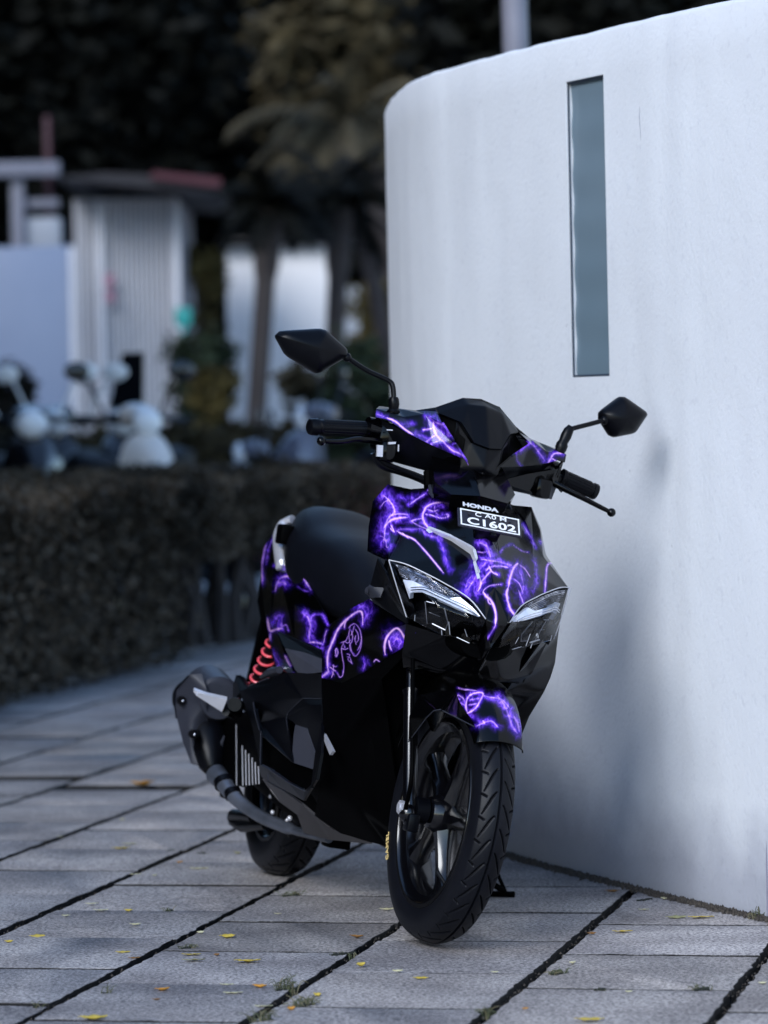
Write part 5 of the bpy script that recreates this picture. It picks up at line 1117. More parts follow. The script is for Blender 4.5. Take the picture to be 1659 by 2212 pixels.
# road, kerb
b = MB(); b.add([(-14, 21.5, -.012), (14, 21.5, -.012), (14, 44, -.012), (-14, 44, -.012)], [(0, 1, 2, 3)]); tag(b.build('road', G['concrete'], smooth=0), kind='structure')
b = MB(); b.add([(-30, 44.2, -.008), (30, 44.2, -.008), (60, 130, -.008), (-60, 130, -.008)], [(0, 1, 2, 3)]); tag(b.build('lawn', G['earth'], smooth=0), kind='structure')
b = MB(); b.box((0, 21.4, .01), (26, .18, .10), bev=.02); tag(b.build('kerb', mat('cream_kerb_paint', (.62, .50, .28), .7, noise=(3, .2, (.7, .6, .4)))), kind='structure')
# far trees, dark mass
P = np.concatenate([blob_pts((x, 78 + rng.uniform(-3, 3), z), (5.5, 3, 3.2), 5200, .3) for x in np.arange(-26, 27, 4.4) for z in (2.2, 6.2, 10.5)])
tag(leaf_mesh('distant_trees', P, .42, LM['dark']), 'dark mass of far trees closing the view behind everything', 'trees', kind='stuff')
TR = [('broad dark tree at the far left, above the fence panel and shed', 60, 46, [((60, 90), 2.2, 1), ((-60, 300), 1.5, .5), ((210, 220), 1.5, .6), ((120, -120), 2.0, .6)], 'dark', 15000),
      ('dark tree with a few olive clumps, just right of the shed roof', 425, 52, [((330, 60), 2.2, 1), ((430, 320), 1.5, .7), ((310, 250), 1.3, .5), ((420, -130), 2.0, .6), ((430, 560), .5, .15), ((428, 800), .5, .2)], 'dark', 15000),
      ('olive brown tree whose crown rises over the left palm', 840, 54, [((590, 60), 1.5, .8), ((540, 290), 1.3, .7), ((660, 170), 1.1, .6), ((790, 30), .5, .12)], 'olive', 9000),
      ('pale brown green tree rising beside the rounded corner of the white wall', 880, 40, [((745, 150), .75, .8), ((835, 330), .55, .5), ((690, 60), .6, .4), ((900, 200), .9, .5)], 'olive', 3000),
      ('dark leafy tree between the palms and the white wall, below the sky gap', 835, 46, [((850, 420), 1.5, .8), ((930, 180), 1.0, .4), ((850, 640), .8, .5), ((1000, 300), 1.6, .5), ((650, 330), .8, .5)], 'dark', 12000),
      ('near black tree standing behind the white wall, right of the grey post', 1400, 28, [((1260, 20), .95, .8), ((1480, -40), 1.25, .8), ((1630, 30), .9, .5), ((1380, 120), 1.1, .6), ((1180, -80), .8, .5), ((1580, 160), 1.1, .5)], 'dark', 15000)]
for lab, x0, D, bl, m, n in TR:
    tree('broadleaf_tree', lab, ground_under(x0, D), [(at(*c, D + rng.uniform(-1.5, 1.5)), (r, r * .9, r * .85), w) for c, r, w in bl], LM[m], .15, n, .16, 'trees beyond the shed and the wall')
for lab, x0, D, (c, r), m, n in (('small shrub with yellowing leaves, right of the shed', 425, 40, ((425, 600), .26), 'yellow', 600), ('tall ochre shrub next to the edge of the white wall', 805, 40, ((808, 690), .30), 'yellow', 900),
        ('dark green shrub under the teal sign', 430, 33, ((430, 790), .26), 'green', 900), ('yellow green shrub in front of the white building, at its left foot', 470, 31, ((462, 830), .17), 'yellow', 500),
        ('grey green bush in front of the white building, beside the scooter mirror', 680, 29, ((670, 862), .20), 'grey', 900), ('pale green bush left of the edge of the white wall', 790, 27, ((775, 850), .24), 'green', 900), ('round dark bush at the far left edge, against the blue panel', -20, 30, ((2, 870), .22), 'dark', 900)):
    cc = at(*c, D); tree('shrub', lab, ground_under(x0, D), [(cc, (r, r, r * 1.2), 1), ((cc[0], cc[1], cc[2] * .5), (r * .8, r, cc[2] * .4), .7)], LM[m], .06, n, .03, 'shrubs in front of the trees', 'shrub')
# two palms
def palm(label, base, top, L, m, n=17, seed=1, bend=.0):
    rs = np.random.default_rng(seed); t = empty('palm_tree', loc=base); tag(t, label, 'palm tree', 'palms in front of the white building'); top = np.array(top) - np.array(base)
    b = MB(); b.tube(smooth_path([(0, 0, -.05), tuple(top * .35 + [bend, 0, 0]), tuple(top * .7 + [bend, 0, 0]), tuple(top)], 8), [.13] * 3 + [.085] * 16 + [.11] * 6, 12); b.build('trunk', G['bark'], t)
    for k in range(n):
        a = 2 * math.pi * k / n + rs.uniform(-.2, .2); el = rs.uniform(.15, 1.35); ln = L * rs.uniform(.8, 1.15); V = []; F = []; sp = []
        d = np.array([math.cos(a) * math.cos(el), math.sin(a) * math.cos(el), math.sin(el)]); p = top.copy(); 
        for i in range(22):
            sp.append(p.copy()); d = d + np.array([0, 0, -.085]); d /= np.linalg.norm(d); p = p + d * ln / 21
        side0 = np.cross(d, [0, 0, 1.]); side0 /= np.linalg.norm(side0) + 1e-9
        for i in range(1, 22):
            w = ln * .26 * math.sin(min(1, i / 6) * math.pi / 2) * (1 - .6 * (i / 22) ** 2); q = sp[i]; dd = sp[i] - sp[i - 1]; dd /= np.linalg.norm(dd)
            for s_ in (-1, 1):
                for h in (0, .33, .66):
                    r0 = q - dd * ln / 21 * h; tip = r0 + side0 * s_ * w + dd * w * .55 + np.array([0, 0, -w * rs.uniform(.35, .9)]); o = dd * .009; j = len(V); V += [r0 - o, r0 + o, tip + o * .2]; F.append((j, j + 1, j + 2))
        for i in range(21):
            j = len(V); u = np.array([0, 0, .010]); V += [sp[i] - u, sp[i] + u, sp[i + 1] + u, sp[i + 1] - u]; F.append((j, j + 1, j + 2, j + 3))
        mk('frond', V, F, m, t, smooth=0)
palm('slim palm with a leaning trunk before the left half of the white building', tuple(gnd(536, 885 + 9048 / 33 + 6)), at(583, 455, 33), .60, LM['dark'], 26, 3)
palm('palm in front of the right edge of the white building', tuple(gnd(706, 885 + 9048 / 34 + 3)), at(735, 450, 34), .75, LM['dark'], 28, 5)
palm('tall palm with pale grey brown fronds arching towards the white wall', ground_under(900, 40), at(745, 290, 36), 1.1, LM['grey'], 26, 9)
# white building behind the palms
wb_ = empty('white_building', loc=ground_under(600, 42.5)); tag(wb_, 'bright white building seen between the two palm trunks', 'building')
def bx(name, x0, x1, y0, D, dep, m, parent, z0=0, y1=None):
    a, c = at(x0, y0, D), at(x1, y0, D); zb = z0 if y1 is None else at(x0, y1, D)[2]; b = MB(); o = np.array(parent.location[:]) if parent is not None else 0
    b.box(np.array([(a[0] + c[0]) / 2, D + dep / 2, (a[2] + zb) / 2]) - o, (c[0] - a[0], dep, a[2] - zb), bev=.015); return b.build(name, m, parent)
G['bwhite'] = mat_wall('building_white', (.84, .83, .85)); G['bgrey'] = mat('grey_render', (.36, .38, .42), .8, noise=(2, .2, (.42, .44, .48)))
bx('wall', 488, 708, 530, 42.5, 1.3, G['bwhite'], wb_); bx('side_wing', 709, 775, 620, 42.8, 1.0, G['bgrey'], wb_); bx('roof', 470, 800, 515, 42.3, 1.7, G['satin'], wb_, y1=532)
# corrugated shed
G['frame'] = mat('grey_frame_and_groove_shade', (.20, .20, .24), .6)
G['sheet'] = mat('white_sheet_metal', (.60, .60, .64), .5, noise=(2, .25, (.70, .70, .73))); G['blue'] = mat('pale_blue_panel', (.20, .25, .36), .45, noise=(1.2, .3, (.26, .31, .43)))
sh_ = empty('corrugated_shed', loc=ground_under(270, 38)); tag(sh_, 'white corrugated metal shed with a dark overhanging roof, behind the parked scooters', 'shed'); so = np.array(sh_.location[:])
a, c = at(158, 430, 38), at(384, 430, 38); W_ = c[0] - a[0]; b = MB()
for i in range(21):      # upright ribs of the sheet
    b.box((a[0] + W_ * (i + .5) / 21 - so[0], 38.07 - so[1], a[2] / 2), (W_ / 21 * .58, .10, a[2]), bev=.008)
b.build('corrugated_wall', G['sheet'], sh_, 20); bx('back_wall', 158, 384, 432, 38.14, 3, G['frame'], sh_)  # dark grey behind the ribs paints the shade of the grooves
bx('corner_post', 372, 386, 430, 37.93, .06, G['sheet'], sh_); bx('middle_post', 205, 222, 430, 37.93, .05, G['sheet'], sh_)
b = MB(); q = [at(118, 384, 37.2), at(470, 418, 37.2), at(470, 388, 37.2), at(230, 372, 37.2)]; V, F = prism([p - so for p in q], (0, 1, 0), 4.2); b.add(V, F); b.build('roof', mat('dark_roof_sheet', (.012, .010, .014), .6), sh_)
b = MB(); q = [at(330, 370, 37.1), at(478, 386, 37.1), at(474, 404, 37.1), at(325, 384, 37.1)]; V, F = prism([p - so for p in q], (0, 1, 0), .12); b.add(V, F); b.build('red_fascia', mat('faded_red_paint', (.07, .010, .02), .6), sh_)
b = MB()
for (x0_, y0_, x1_, y1_) in ((226, 592, 246, 618), (228, 628, 247, 652)):
    q = [at(x0_, y0_, 37.9), at(x1_, y0_, 37.9), at(x1_, y1_, 37.9), at(x0_, y1_, 37.9)]; V, F = prism([p - so for p in q], (0, 1, 0), .01); b.add(V, F)
b.build('faded_red_mark', mat('faded_red_mark', (.42, .20, .27), .7), sh_)
fp = empty('fence_panel', loc=ground_under(60, 35)); tag(fp, 'large pale blue sheet panel left of the corrugated shed', 'fence panel')
bx('panel', -120, 158, 536, 35, .06, G['blue'], fp); bx('panel_edge', 148, 160, 533, 34.94, .05, G['sheet'], fp); bx('foot_rail', -120, 160, 905, 34.9, .12, G['sheet'], fp, y1=935)
fr = empty('steel_frame', loc=ground_under(40, 36)); tag(fr, 'pale steel post and beam rising above the blue panel, with a red pole', 'steel frame')
bx('beam', -120, 128, 352, 36, .12, G['frame'], fr, y1=384); bx('post', 22, 50, 384, 36.1, .1, G['frame'], fr); bx('red_pole', 94, 108, 250, 36.3, .06, mat('dull_red_pole', (.05, .008, .015), .6), fr); bx('bracket', 52, 126, 430, 36.2, .1, G['frame'], fr, y1=450); bx('cabinet', 55, 128, 470, 36.2, .3, G['bgrey'], fr, y1=536)
b = MB(); c_ = at(396, 684, 36); b.box(c_, (.15, .03, .17), bev=.02); b.tube([c_ + [0, .03, -.05], (c_[0], c_[1] + .03, 0)], .02, 8); sgn_ = b.build('small_sign', mat('teal_sign_paint', (.02, .30, .28), .5)); tag(sgn_, 'small teal sign just right of the corrugated shed', 'sign')
# round grey post behind the white wall
pb = at(1140, 885, 14.2); b = MB(); b.tube([(pb[0] + .004, 14.2, 0), (pb[0] - .035, 14.2, 4.2)], .046, 32); b.tube([(pb[0] + .004, 14.2, 0), (pb[0] + .004, 14.2, .04)], .09, 24)
tag(b.build('lamp_post', mat('grey_painted_steel', (.16, .16, .20), .5, noise=(6, .2, (.22, .22, .27))), smooth=60), 'round grey steel post rising behind the top of the white wall', 'post')
# made-up upright slab, painted pale teal in place of sky between the crowns
fa = empty('sky_gap_slab', loc=ground_under(770, 47.5)); tag(fa, 'made-up pale green grey slab standing in for sky between the trees above the palms', 'building')
bx('wall', 742, 815, 20, 47.5, 3, mat('sky_gap_teal', (.30, .40, .38), .8, noise=(.8, .2, (.42, .52, .5))), fa)
# out-of-view tree row and overhead leaves, added to darken reflections, hedge and paving
P = np.concatenate([blob_pts((-13 + rng.uniform(-1, 1), y, z), (2.4, 3, 2.4), 2600, .3) for y in np.arange(-6, 40, 4.2) for z in (2.0, 5.0, 8.0)])
P = np.concatenate([P] + [blob_pts((x + rng.uniform(-.4, .4), y, 5.4), (1.5, 1.9, .7), 1500, .3) for x in (-7.5, -5.4) for y in np.arange(9, 22, 3)] + [blob_pts((-3.6, y, 5.4), (1.1, 1.7, .6), 600, .35) for y in np.arange(12, 22, 3)])
tag(leaf_mesh('added_shade_foliage', P, .38, LM['dark']), 'unseen tree row and leaf canopy added on the left to darken reflections and paving', 'trees', kind='stuff')
# hedge: runs back along the paving, then across behind the scooter
hg = empty('hedge', loc=(-1.4, 16, 0)); tag(hg, 'clipped knee high brownish green hedge along the left edge of the paving', 'hedge'); ho = np.array([-1.4, 16, 0])
def edgeX(D): return np.interp(D, [11, 14.29, 18.04, 19.2, 20], [-2.1, -1.40, -.60, -.35, -.2])
n = 105000; D_ = rng.uniform(11.5, 19.8, n); X_ = edgeX(D_) - rng.power(1.0, n) * 2.4 * (rng.random(n) ** 1.3); bmp = fbm(X_ * 3 + 50, D_ * 3, 3) - .47
top_ = .77 + bmp * .16; zlow = np.where(D_ > 17.0, .40, .02); u_ = rng.random(n)
Z_ = np.where(rng.random(n) < .45, top_ - np.abs(rng.normal(0, .04, n)), zlow + (top_ - zlow) * u_); X_ = X_ + rng.normal(0, .04, n)
n2 = 15000; X2 = rng.uniform(-.6, 1.2, n2); D2 = rng.uniform(18.9, 20.1, n2); Z2 = .38 + (.40 + (fbm(X2 * 4, D2 * 4, 3) - .47) * .2) * rng.random(n2) ** .6
leaf_mesh('foliage', np.concatenate([np.stack([X_, D_, Z_], 1), np.stack([X2, D2, Z2], 1)]) - ho, .021, LM['brown'], hg, .8)
b = MB()
V = [(edgeX(11.5) - .25, 11.5), (edgeX(14.3) - .25, 14.3), (edgeX(16.4) - .25, 16.4), (edgeX(16.4) - 2.2, 16.4), (edgeX(11.5) - 2.2, 11.5)]; v, f = prism([np.array([p[0], p[1], 0]) - ho for p in V], (0, 0, 1), .60); b.add(v, f); b.build('light_block_core', G['earth'], hg)  # solid dark core added inside the hedge to block light
for k in range(30):
    D = rng.uniform(16.7, 19.6); x = edgeX(D) - rng.uniform(.05, 1.3)
    if k < 7: D = 17.9 + .1 * k; x = at((395, 432, 468, 500, 512, 548, 585)[k], 885, D)[0]
    b = MB(); p = np.array([x, D, 0]) - ho
    b.tube([p, p + [rng.normal(0, .03), 0, .2], p + [rng.normal(0, .06), 0, .5]], [.034, .030, .022], 7); b.build('stem', G['bark'], hg)
for k in range(10):
    x = -.5 + k * .17 + rng.normal(0, .03); b = MB(); p = np.array([x, 19.5 + rng.normal(0, .2), 0]) - ho; b.tube([p, p + [rng.normal(0, .03), 0, .2], p + [rng.normal(0, .06), 0, .5]], [.026, .02, .012], 7); b.build('stem', G['bark'], hg)
h2 = empty('hedge', loc=(0, 27.5, 0)); tag(h2, 'low olive hedge on the far side of the road, before the shed and palms', 'hedge')
n = 16000; X2 = rng.uniform(-4, 2.2, n); D2 = rng.uniform(27, 28.2, n); Z2 = (.94 + (fbm(X2 * 2, D2 * 2, 3) - .47) * .3) * rng.random(n) ** .45
leaf_mesh('foliage', np.stack([X2, D2 - 27.5, Z2], 1), .055, LM['olive'], h2, .8)
b = MB(); b.box((-.9, .1, .35), (6.0, .6, .7)); b.build('light_block_core', G['earth'], h2)  # the far hedge gets an added light-blocking core as well

G['lampw'] = mat('white_lamp_glass', (.9, .9, .92), .2, coat=.4)
# parked scooters beyond the hedge: one built with its parts, each with its own paint
def parked(label, x, D, head, cols, screen=False, scale=1.0):
    p = ground_under(x, D); t = empty('parked_scooter', loc=p); t.rotation_euler = (0, 0, head); t.scale = (scale,) * 3
    tag(t, label, 'motor scooter', 'scooters parked beyond the hedge'); cb, cf, cs = cols
    for c_ in ((.62, 0, .25), (-.62, 0, .25)):
        w = bpy.data.objects.new('wheel', None); COL.objects.link(w); w.parent = t
        V, F = lathe([(.16, .03), (.19, .045), (.24, .03), (.25, 0), (.24, -.03), (.19, -.045), (.16, -.03)], c_, 28, None, True); mk('tyre', V, F, G['rubber'], w)
        V, F = lathe([(.02, .03), (.15, .03), (.165, 0), (.15, -.03), (.02, -.03)], c_, 24); mk('rim', V, F, G['alloy'], w)
    loft('body', [(-.75, 0, .05, .62, .75), (-.55, 0, .14, .5, .80), (-.2, 0, .17, .36, .72), (.0, 0, .15, .28, .55), (.25, 0, .13, .2, .34), (.4, 0, .15, .22, .5)], cb, t)
    loft('front_shield', [(.33, 0, .14, .3, .88), (.42, 0, .17, .34, .95), (.52, 0, .12, .5, .90), (.62, 0, .05, .62, .78)], cf, t)
    loft('seat', [(-.6, 0, .09, .76, .84), (-.35, 0, .14, .72, .86), (0, 0, .13, .66, .80), (.1, 0, .08, .62, .74)], G['seat'], t)
    loft('handlebar_cowl', [(.22, 0, .06, .98, 1.06), (.32, 0, .10, .97, 1.10), (.42, 0, .06, .99, 1.07)], cf, t)
    b = MB(); b.tube(smooth_path([(.2, -.34, 1.0), (.28, -.1, 1.03), (.28, .1, 1.03), (.2, .34, 1.0)], 5), .016, 8); b.build('handlebar', G['satin'], t)
    b = MB(); b.tube([(.62, 0, .25), (.42, 0, .75)], .035, 10); b.build('fork', G['satin'], t)
    b = MB(); b.tube(smooth_path([(.60 + .28 * math.cos(a), 0, .25 + .28 * math.sin(a)) for a in np.linspace(.3, 2.4, 7)], 3), .05, 8, sq=.3); b.build('mudguard', cf, t)
    for s_ in (-1, 1):
        b = MB(); b.tube([(.27, s_ * .16, 1.04), (.24, s_ * .26, 1.24)], .008, 6); b.ball((.24, s_ * .30, 1.27), (.018, .075, .05)); b.build('mirror', cs, t)
    b = MB(); b.ball((.44, 0, 1.0), (.05, .085, .075)); b.build('headlight', G['lampw'], t)
    if screen: b = MB(); V, F = prism([(.36, -.10, 1.08), (.36, .10, 1.08), (.22, .06, 1.38), (.22, -.06, 1.38)], (1, 0, .4), .012); b.add(V, F); b.build('windscreen', G['satin'], t)
    return t
gw = mat('white_paint', (.85, .84, .84), .25, coat=.4); gc = mat('cream_paint', (.80, .72, .66), .3, coat=.3); gk = mat('black_paint', (.008, .008, .010), .2, coat=.4); gr_ = mat('dark_red_paint', (.5, .05, .10), .25, coat=.4); gs = mat('grey_paint', (.16, .17, .22), .25, coat=.4)
parked('black scooter with a round white lamp, leftmost beyond the hedge', 52, 21.4, R(-80), (gk, gk, gw), False, 1.0)
parked('black scooter with a white lamp, just left of the cream one', 150, 21.9, R(-97), (gk, gk, gw), False, 1.0)
parked('cream and white scooter turned half sideways, between two black ones', 236, 21.2, R(-60), (gw, gc, gk), False, 1.0)
parked('black scooter with a tall dark windscreen, right of the cream one', 318, 22.6, R(-105), (gk, gk, gk), True, 1.0)
parked('grey scooter with a dark red body parked sideways, right of the black one', 640, 24.2, R(172), (gr_, gs, gk), False, .80)
parked('grey scooter beside the dark red one, at the edge of the white wall', 800, 24.8, R(165), (gs, gs, gk), False, 1.0)

# ================================================================== LITTER AND WEEDS
LC = {'y': ((.50, .36, .04), (.68, .52, .10)), 'p': ((.55, .52, .30), (.72, .68, .45)), 'o': ((.50, .20, .03), (.68, .36, .05)), 'b': ((.14, .06, .02), (.40, .20, .05)), 'g': ((.22, .22, .10), (.38, .36, .18))}
LMt = {k: mat('dry_leaf_' + n_, a, .6, noise=(60, .25, c)) for (k, (a, c)), n_ in zip(LC.items(), ('yellow', 'pale', 'orange', 'brown', 'olive'))}
def leaf(label, crop, x, y, wpx, k, curl=.3, rot=None):
    px = crop(x, y); g = gnd(*px); sc_p = .5291 if crop is cP else .5039; L = max(.013, 1.12 * wpx * sc_p * g[1] / FPX)
    r_ = rng.uniform(-.35, .35) if rot is None else rot
    V = []; F = []; n = 9; m = 5; cu = curl * rng.uniform(.7, 1.3); tw = rng.uniform(-.5, .5); ph = rng.uniform(0, 6)
    for i in range(n):
        t = i / (n - 1); w = L * .27 * math.sin(math.pi * t ** .8) ** .8 + .0004
        for j in range(m):
            s_ = -1 + 2 * j / (m - 1)
            V.append(((t - .5) * L, s_ * w, .0035 + cu * L * ((t - .5) ** 2 * 1.3 + .30 * s_ * s_ * math.sin(math.pi * t)) + tw * .12 * L * s_ * math.sin(math.pi * t) + .02 * L * math.sin(ph + i * 1.7 + j)))
    for i in range(n - 1):
        for j in range(m - 1): F.append((i * m + j, (i + 1) * m + j, (i + 1) * m + j + 1, i * m + j + 1))
    b = MB(); b.add(V, F); b.tube([(-.5 * L, 0, .004 + cu * L * .33), (-.62 * L, .02 * L, .004 + cu * L * .2)], .0006, 5)
    o = b.build('fallen_leaf', LMt[k], smooth=180); zmin = min(v.co.z for v in o.data.vertices)
    o.location = (g[0], g[1], .0015 - zmin); o.rotation_euler = (0, 0, r_); md = o.modifiers.new('t', 'SOLIDIFY'); md.thickness = .0006
    tag(o, label, 'leaf', 'fallen leaves scattered over the paving')
P_, Q_ = cP, cQ
for a in [
 ('large curled orange leaf, farthest back on the left paving', P_, 585, 203, 92, 'o', .75, .5), ('yellow leaf on the left paving, the brighter of a pair', P_, 497, 462, 60, 'y', .25, .1), ('flat pale leaf just behind a brighter yellow one on the left', P_, 532, 441, 50, 'p', .1, 0),
 ('tiny pale leaf alone on the paving, far left and well back', P_, 247, 411, 18, 'p', .2, 0), ('yellow leaf close to the left edge, beside a wide joint', P_, 155, 820, 52, 'y', .25, .1), ('crumpled yellow leaf in the joint at the left edge', P_, 38, 843, 30, 'y', .6, .4),
 ('curled yellow leaf lying on a cross joint left of centre', P_, 525, 716, 30, 'y', .6, -.3), ('pair of pale crumbs of leaf on a cross joint', P_, 415, 713, 48, 'p', .2, 0), ('pale crumpled leaf in the middle of a left slab', P_, 555, 772, 38, 'p', .5, .2), ('brown orange leaf left of centre, below a thin yellow one', P_, 550, 908, 40, 'b', .4, .1),
 ('thin yellow leaf above a brown orange one, left of centre', P_, 505, 884, 48, 'y', .15, 0), ('pale upright leaf at the edge of the long joint', P_, 820, 806, 28, 'p', .8, .6), ('orange yellow leaf on the slab right of the long joint', P_, 932, 823, 54, 'y', .5, .2), ('small brown leaf standing up on a cross joint', P_, 885, 897, 26, 'b', .9, .9),
 ('pale yellow leaf, upper one of two next to the long joint', P_, 785, 894, 62, 'y', .1, 0), ('olive leaf, lower one of two next to the long joint', P_, 795, 918, 74, 'g', .1, .05), ('bright yellow leaf, the largest in front of the rear wheel', P_, 1015, 923, 86, 'y', .2, 0), ('orange leaf on the cross joint near the grass tufts', P_, 1062, 1028, 50, 'o', .5, -.3),
 ('dull orange leaf on a slab at the lower left', P_, 665, 1040, 50, 'o', .6, .4), ('small orange brown leaf below the dull orange one', P_, 640, 1078, 24, 'b', .6, .3), ('pale leaf in front, left of the orange leaf near the tufts', P_, 930, 1015, 46, 'p', .1, 0), ('pale yellowish leaf with a dark stalk on a front slab', P_, 955, 1051, 64, 'p', .15, 0), ('long whitish leaf on a front slab', P_, 1080, 1105, 60, 'p', .08, 0),
 ('orange yellow leaf caught in the tuft of grass in front', P_, 1190, 1120, 34, 'o', .9, .8), ('bright curled yellow leaf at a joint crossing in front', P_, 1297, 1062, 36, 'y', 1.0, -.8), ('big yellow leaf with a brown top, cut by the bottom of the picture', P_, 385, 1158, 96, 'y', .5, .1), ('yellow leaf tipped into a joint left of the front tyre', P_, 1475, 940, 42, 'y', .8, .9), ('crumpled brown grey leaf left of the front tyre', P_, 1458, 824, 50, 'b', .6, -.4),
 ('tiny pale leaf between the two wheels', P_, 1135, 726, 18, 'p', .2, 0), ('pale leaf touching the left side of the front tyre', P_, 1582, 710, 46, 'p', .4, .1), ('long pale leaf in front of the rear wheel', P_, 818, 542, 62, 'p', .1, 0), ('yellowish leaf right against the rear tyre', P_, 970, 480, 28, 'g', .5, -.6), ('orange brown leaf stuck in the long joint, left of the rear wheel', P_, 735, 517, 28, 'o', .6, .9), ('pale leaf in the long joint below an orange brown one', P_, 632, 571, 22, 'p', .7, .8),
 ('pale yellow leaf on a cross joint left of the long joint', P_, 555, 565, 36, 'p', .1, 0), ('pale leaf lying in the long joint on the left', P_, 272, 735, 30, 'p', .3, .5), ('whitish leaf standing in a joint far back on the left', P_, 500, 343, 22, 'p', .8, .9), ('pale leaf at the joint crossing left of centre', P_, 378, 686, 44, 'p', .15, .2), ('pale leaf below the front tyre, right of a joint', P_, 1625, 962, 34, 'p', .6, .3),
 ('cream leaf near a cross joint below the front tyre', Q_, 75, 684, 36, 'p', .4, .2), ('yellow leaf on the slab in front of the front tyre', Q_, 175, 712, 54, 'y', .12, 0), ('tiny cream leaf on a cross joint in front', Q_, 490, 687, 18, 'p', .3, 0), ('wide yellow leaf at the bottom edge, right of centre', Q_, 900, 893, 104, 'y', .15, 0), ('yellow green leaf right of the long right joint', Q_, 1040, 515, 70, 'y', .15, .05),
 ('small brown leaf on the right joint', Q_, 905, 523, 34, 'b', .6, .3), ('grey brown leaf near the foot of the wall', Q_, 995, 341, 50, 'b', .3, .1), ('pale leaf below the foot of the wall, beside the joint end', Q_, 1130, 419, 38, 'p', .1, 0), ('tiny white petal like leaf near the wall', Q_, 1216, 373, 16, 'p', .7, 0), ('yellowish leaf by the wall, left one of two in a row', Q_, 1270, 453, 70, 'g', .15, 0), ('long yellow leaf by the wall, right one of two in a row', Q_, 1378, 453, 90, 'y', .05, 0),
 ('pale leaf on a cross joint on the right', Q_, 1065, 772, 20, 'p', .6, .4), ('pale leaf leaning in the long right joint', Q_, 822, 650, 34, 'p', .6, .9), ('pinkish leaf in the front part of the right joint', Q_, 620, 845, 26, 'o', .4, .7), ('pale leaf at the very right edge of the paving', Q_, 1638, 735, 34, 'p', .5, .5)]: leaf(*a)
WM = [mat('grass_green', (.035, .045, .020), .6, noise=(40, .3, (.10, .11, .05))), mat('dry_grass', (.16, .14, .08), .7), mat('dark_moss', (.008, .011, .006), .8)]
def weed(label, crop, x, y, wpx, n, hh, mi=0, spread=1.0):
    px = crop(x, y); g = gnd(*px); w = wpx * .52 * g[1] / FPX; b = MB()
    for k in range(n):
        t = rng.uniform(-.5, .5); p = PA * t * w * .7 + np.array([t * w * .6, 0]) + rng.normal(0, .005, 2) if spread == 1 else np.array([t * w, rng.normal(0, .004)])
        a = rng.uniform(0, 2 * math.pi); L = hh * rng.uniform(.4, 1.15); d = np.array([math.cos(a), math.sin(a)]) * L * rng.uniform(.3, 1.0)
        p0 = np.array([p[0], p[1], -.012]); p1 = p0 + [d[0] * .4, d[1] * .4, L * .8]; p2 = p0 + [d[0], d[1], L * rng.uniform(.5, 1.1)]
        b.tube(smooth_path([p0, p1, p2], 3), [.0009] * 3 + [.0008] * 2 + [.0006, .0003], 4, 0 if rng.random() < .75 else 1)
    for k in range(n // 2):
        t = rng.uniform(-.5, .5); p = PA * t * w * .6 + np.array([t * w * .6, 0]); b.ball((p[0] + rng.normal(0, .003), p[1] + rng.normal(0, .003), .0), (.004, .004, .003), 2, 6)
    o = b.build('weed', None, slots=WM, smooth=60); o.location = (g[0], g[1], 0); tag(o, label, 'weed', 'weeds in the joints of the paving')
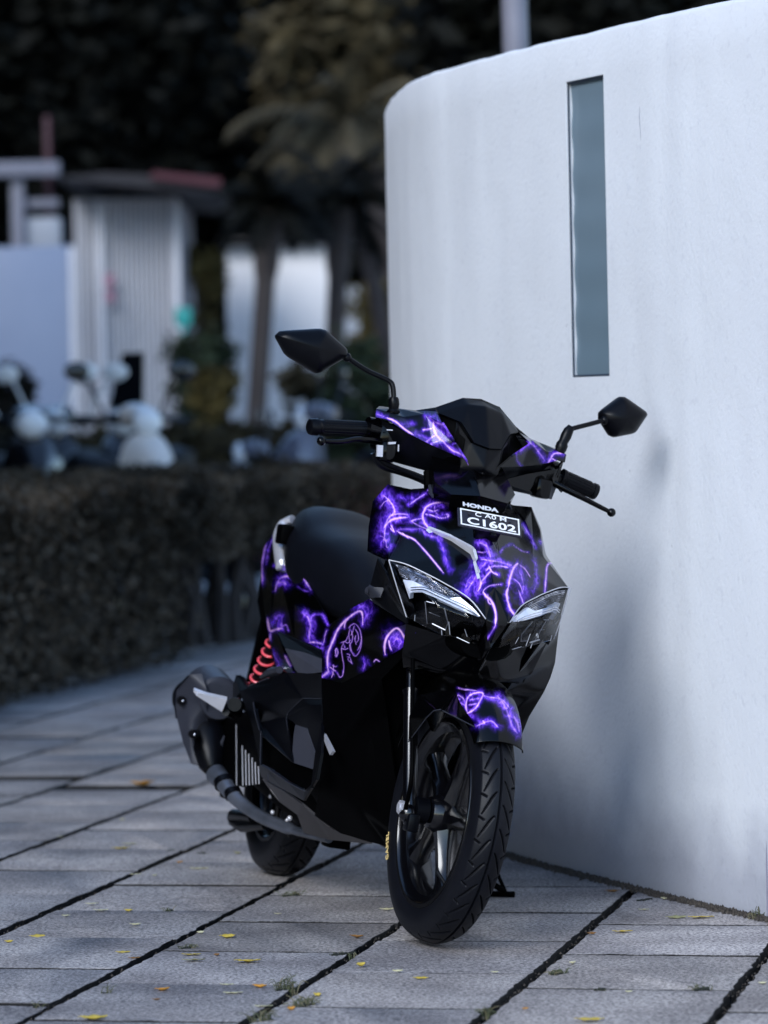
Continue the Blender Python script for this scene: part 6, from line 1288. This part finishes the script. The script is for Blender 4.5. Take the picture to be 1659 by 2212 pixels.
for a in [('tuft of grass in the joint right of the rear wheel', P_, 1190, 650, 90, 60, .022), ('small tuft in the long joint left of centre', P_, 765, 865, 40, 36, .020), ('spiky tuft on the cross joint in front, above the yellow curled leaf', P_, 1165, 1035, 90, 60, .034, 0, 2), ('bushy tuft at the front joint under the spiky one', P_, 1240, 1100, 90, 90, .028), ('sprawling tuft cut by the bottom of the picture', P_, 1075, 1165, 90, 50, .034), ('tiny sprig in the joint left of the rear wheel', P_, 822, 478, 26, 14, .016), ('single dark sprig on the cross joint behind the yellow pair', P_, 690, 468, 30, 12, .016, 0, 2),
          ('pale upright sprig in the joint at the lower left', P_, 150, 1100, 20, 8, .024), ('thin dark sprig beside the long joint at the lower left', P_, 430, 1050, 24, 7, .034), ('low weeds on the cross joint left of the front tyre', P_, 1405, 888, 110, 60, .014, 0, 2), ('mossy tuft at the crossing in front of the front tyre', Q_, 755, 690, 70, 90, .020), ('short dark weeds on the cross joint on the right', Q_, 1385, 756, 90, 40, .020, 0, 2), ('pale tuft on the cross joint, centre front', Q_, 450, 858, 50, 36, .024, 0, 2), ('dark weed growing at the foot of the wall on the right', Q_, 1625, 455, 70, 50, .034), ('small clump on the right cross joint, next to the long joint', Q_, 945, 758, 30, 26, .014, 0, 2), ('debris and moss heap at the end of the right joint', Q_, 1130, 375, 80, 60, .010, 0, 2), ('thin sprigs on the cross joint left of the long joint', P_, 690, 712, 40, 10, .022, 0, 2)]: weed(*a)
# loose dirt that fills the joints and gathers at the foot of the wall
n = 15000; V = []; F = []; u_wall0, u_wall1 = sorted((u_of_px(1700, 2000), u_of_px(1000, 1850)))
pts = []
for k in range(n):
    zz_ = -1
    if k % 3:
        ci = rng.integers(-6, 8); n0 = -1.262 + .3935 * ci; t = rng.uniform(6.2, 11); q = PN * (n0 + rng.normal(0, .006)) + PA * t
    else:
        u = rng.uniform(u_wall0, u_wall1); p = wall_at(u); nn_ = wn_at(u) * sgn; q = p - nn_ * (abs(rng.normal(0, .010)) + .001); zz_ = 1
    pts.append((q[0], q[1], zz_))
pts = np.array(pts); r_ = rng.uniform(.0008, .0032, len(pts)) * np.where(pts[:, 2] > 0, 1.9, 1)
for (x, y, wz), r in zip(pts, r_):
    z = rng.uniform(-.030, -.004) if wz < 0 else rng.uniform(-.003, .003); j = len(V); V += [(x - r, y, z), (x, y - r, z), (x + r, y, z), (x, y + r, z), (x, y, z + r * 1.6)]; F += [(j, j + 1, j + 4), (j + 1, j + 2, j + 4), (j + 2, j + 3, j + 4), (j + 3, j, j + 4)]
tag(mk('joint_debris', V, F, mat('joint_debris', (.012, .010, .010), .9, noise=(200, .2, (.09, .075, .06))), smooth=0), 'crumbs of soil and litter in the paving joints and along the wall', 'debris', kind='stuff')
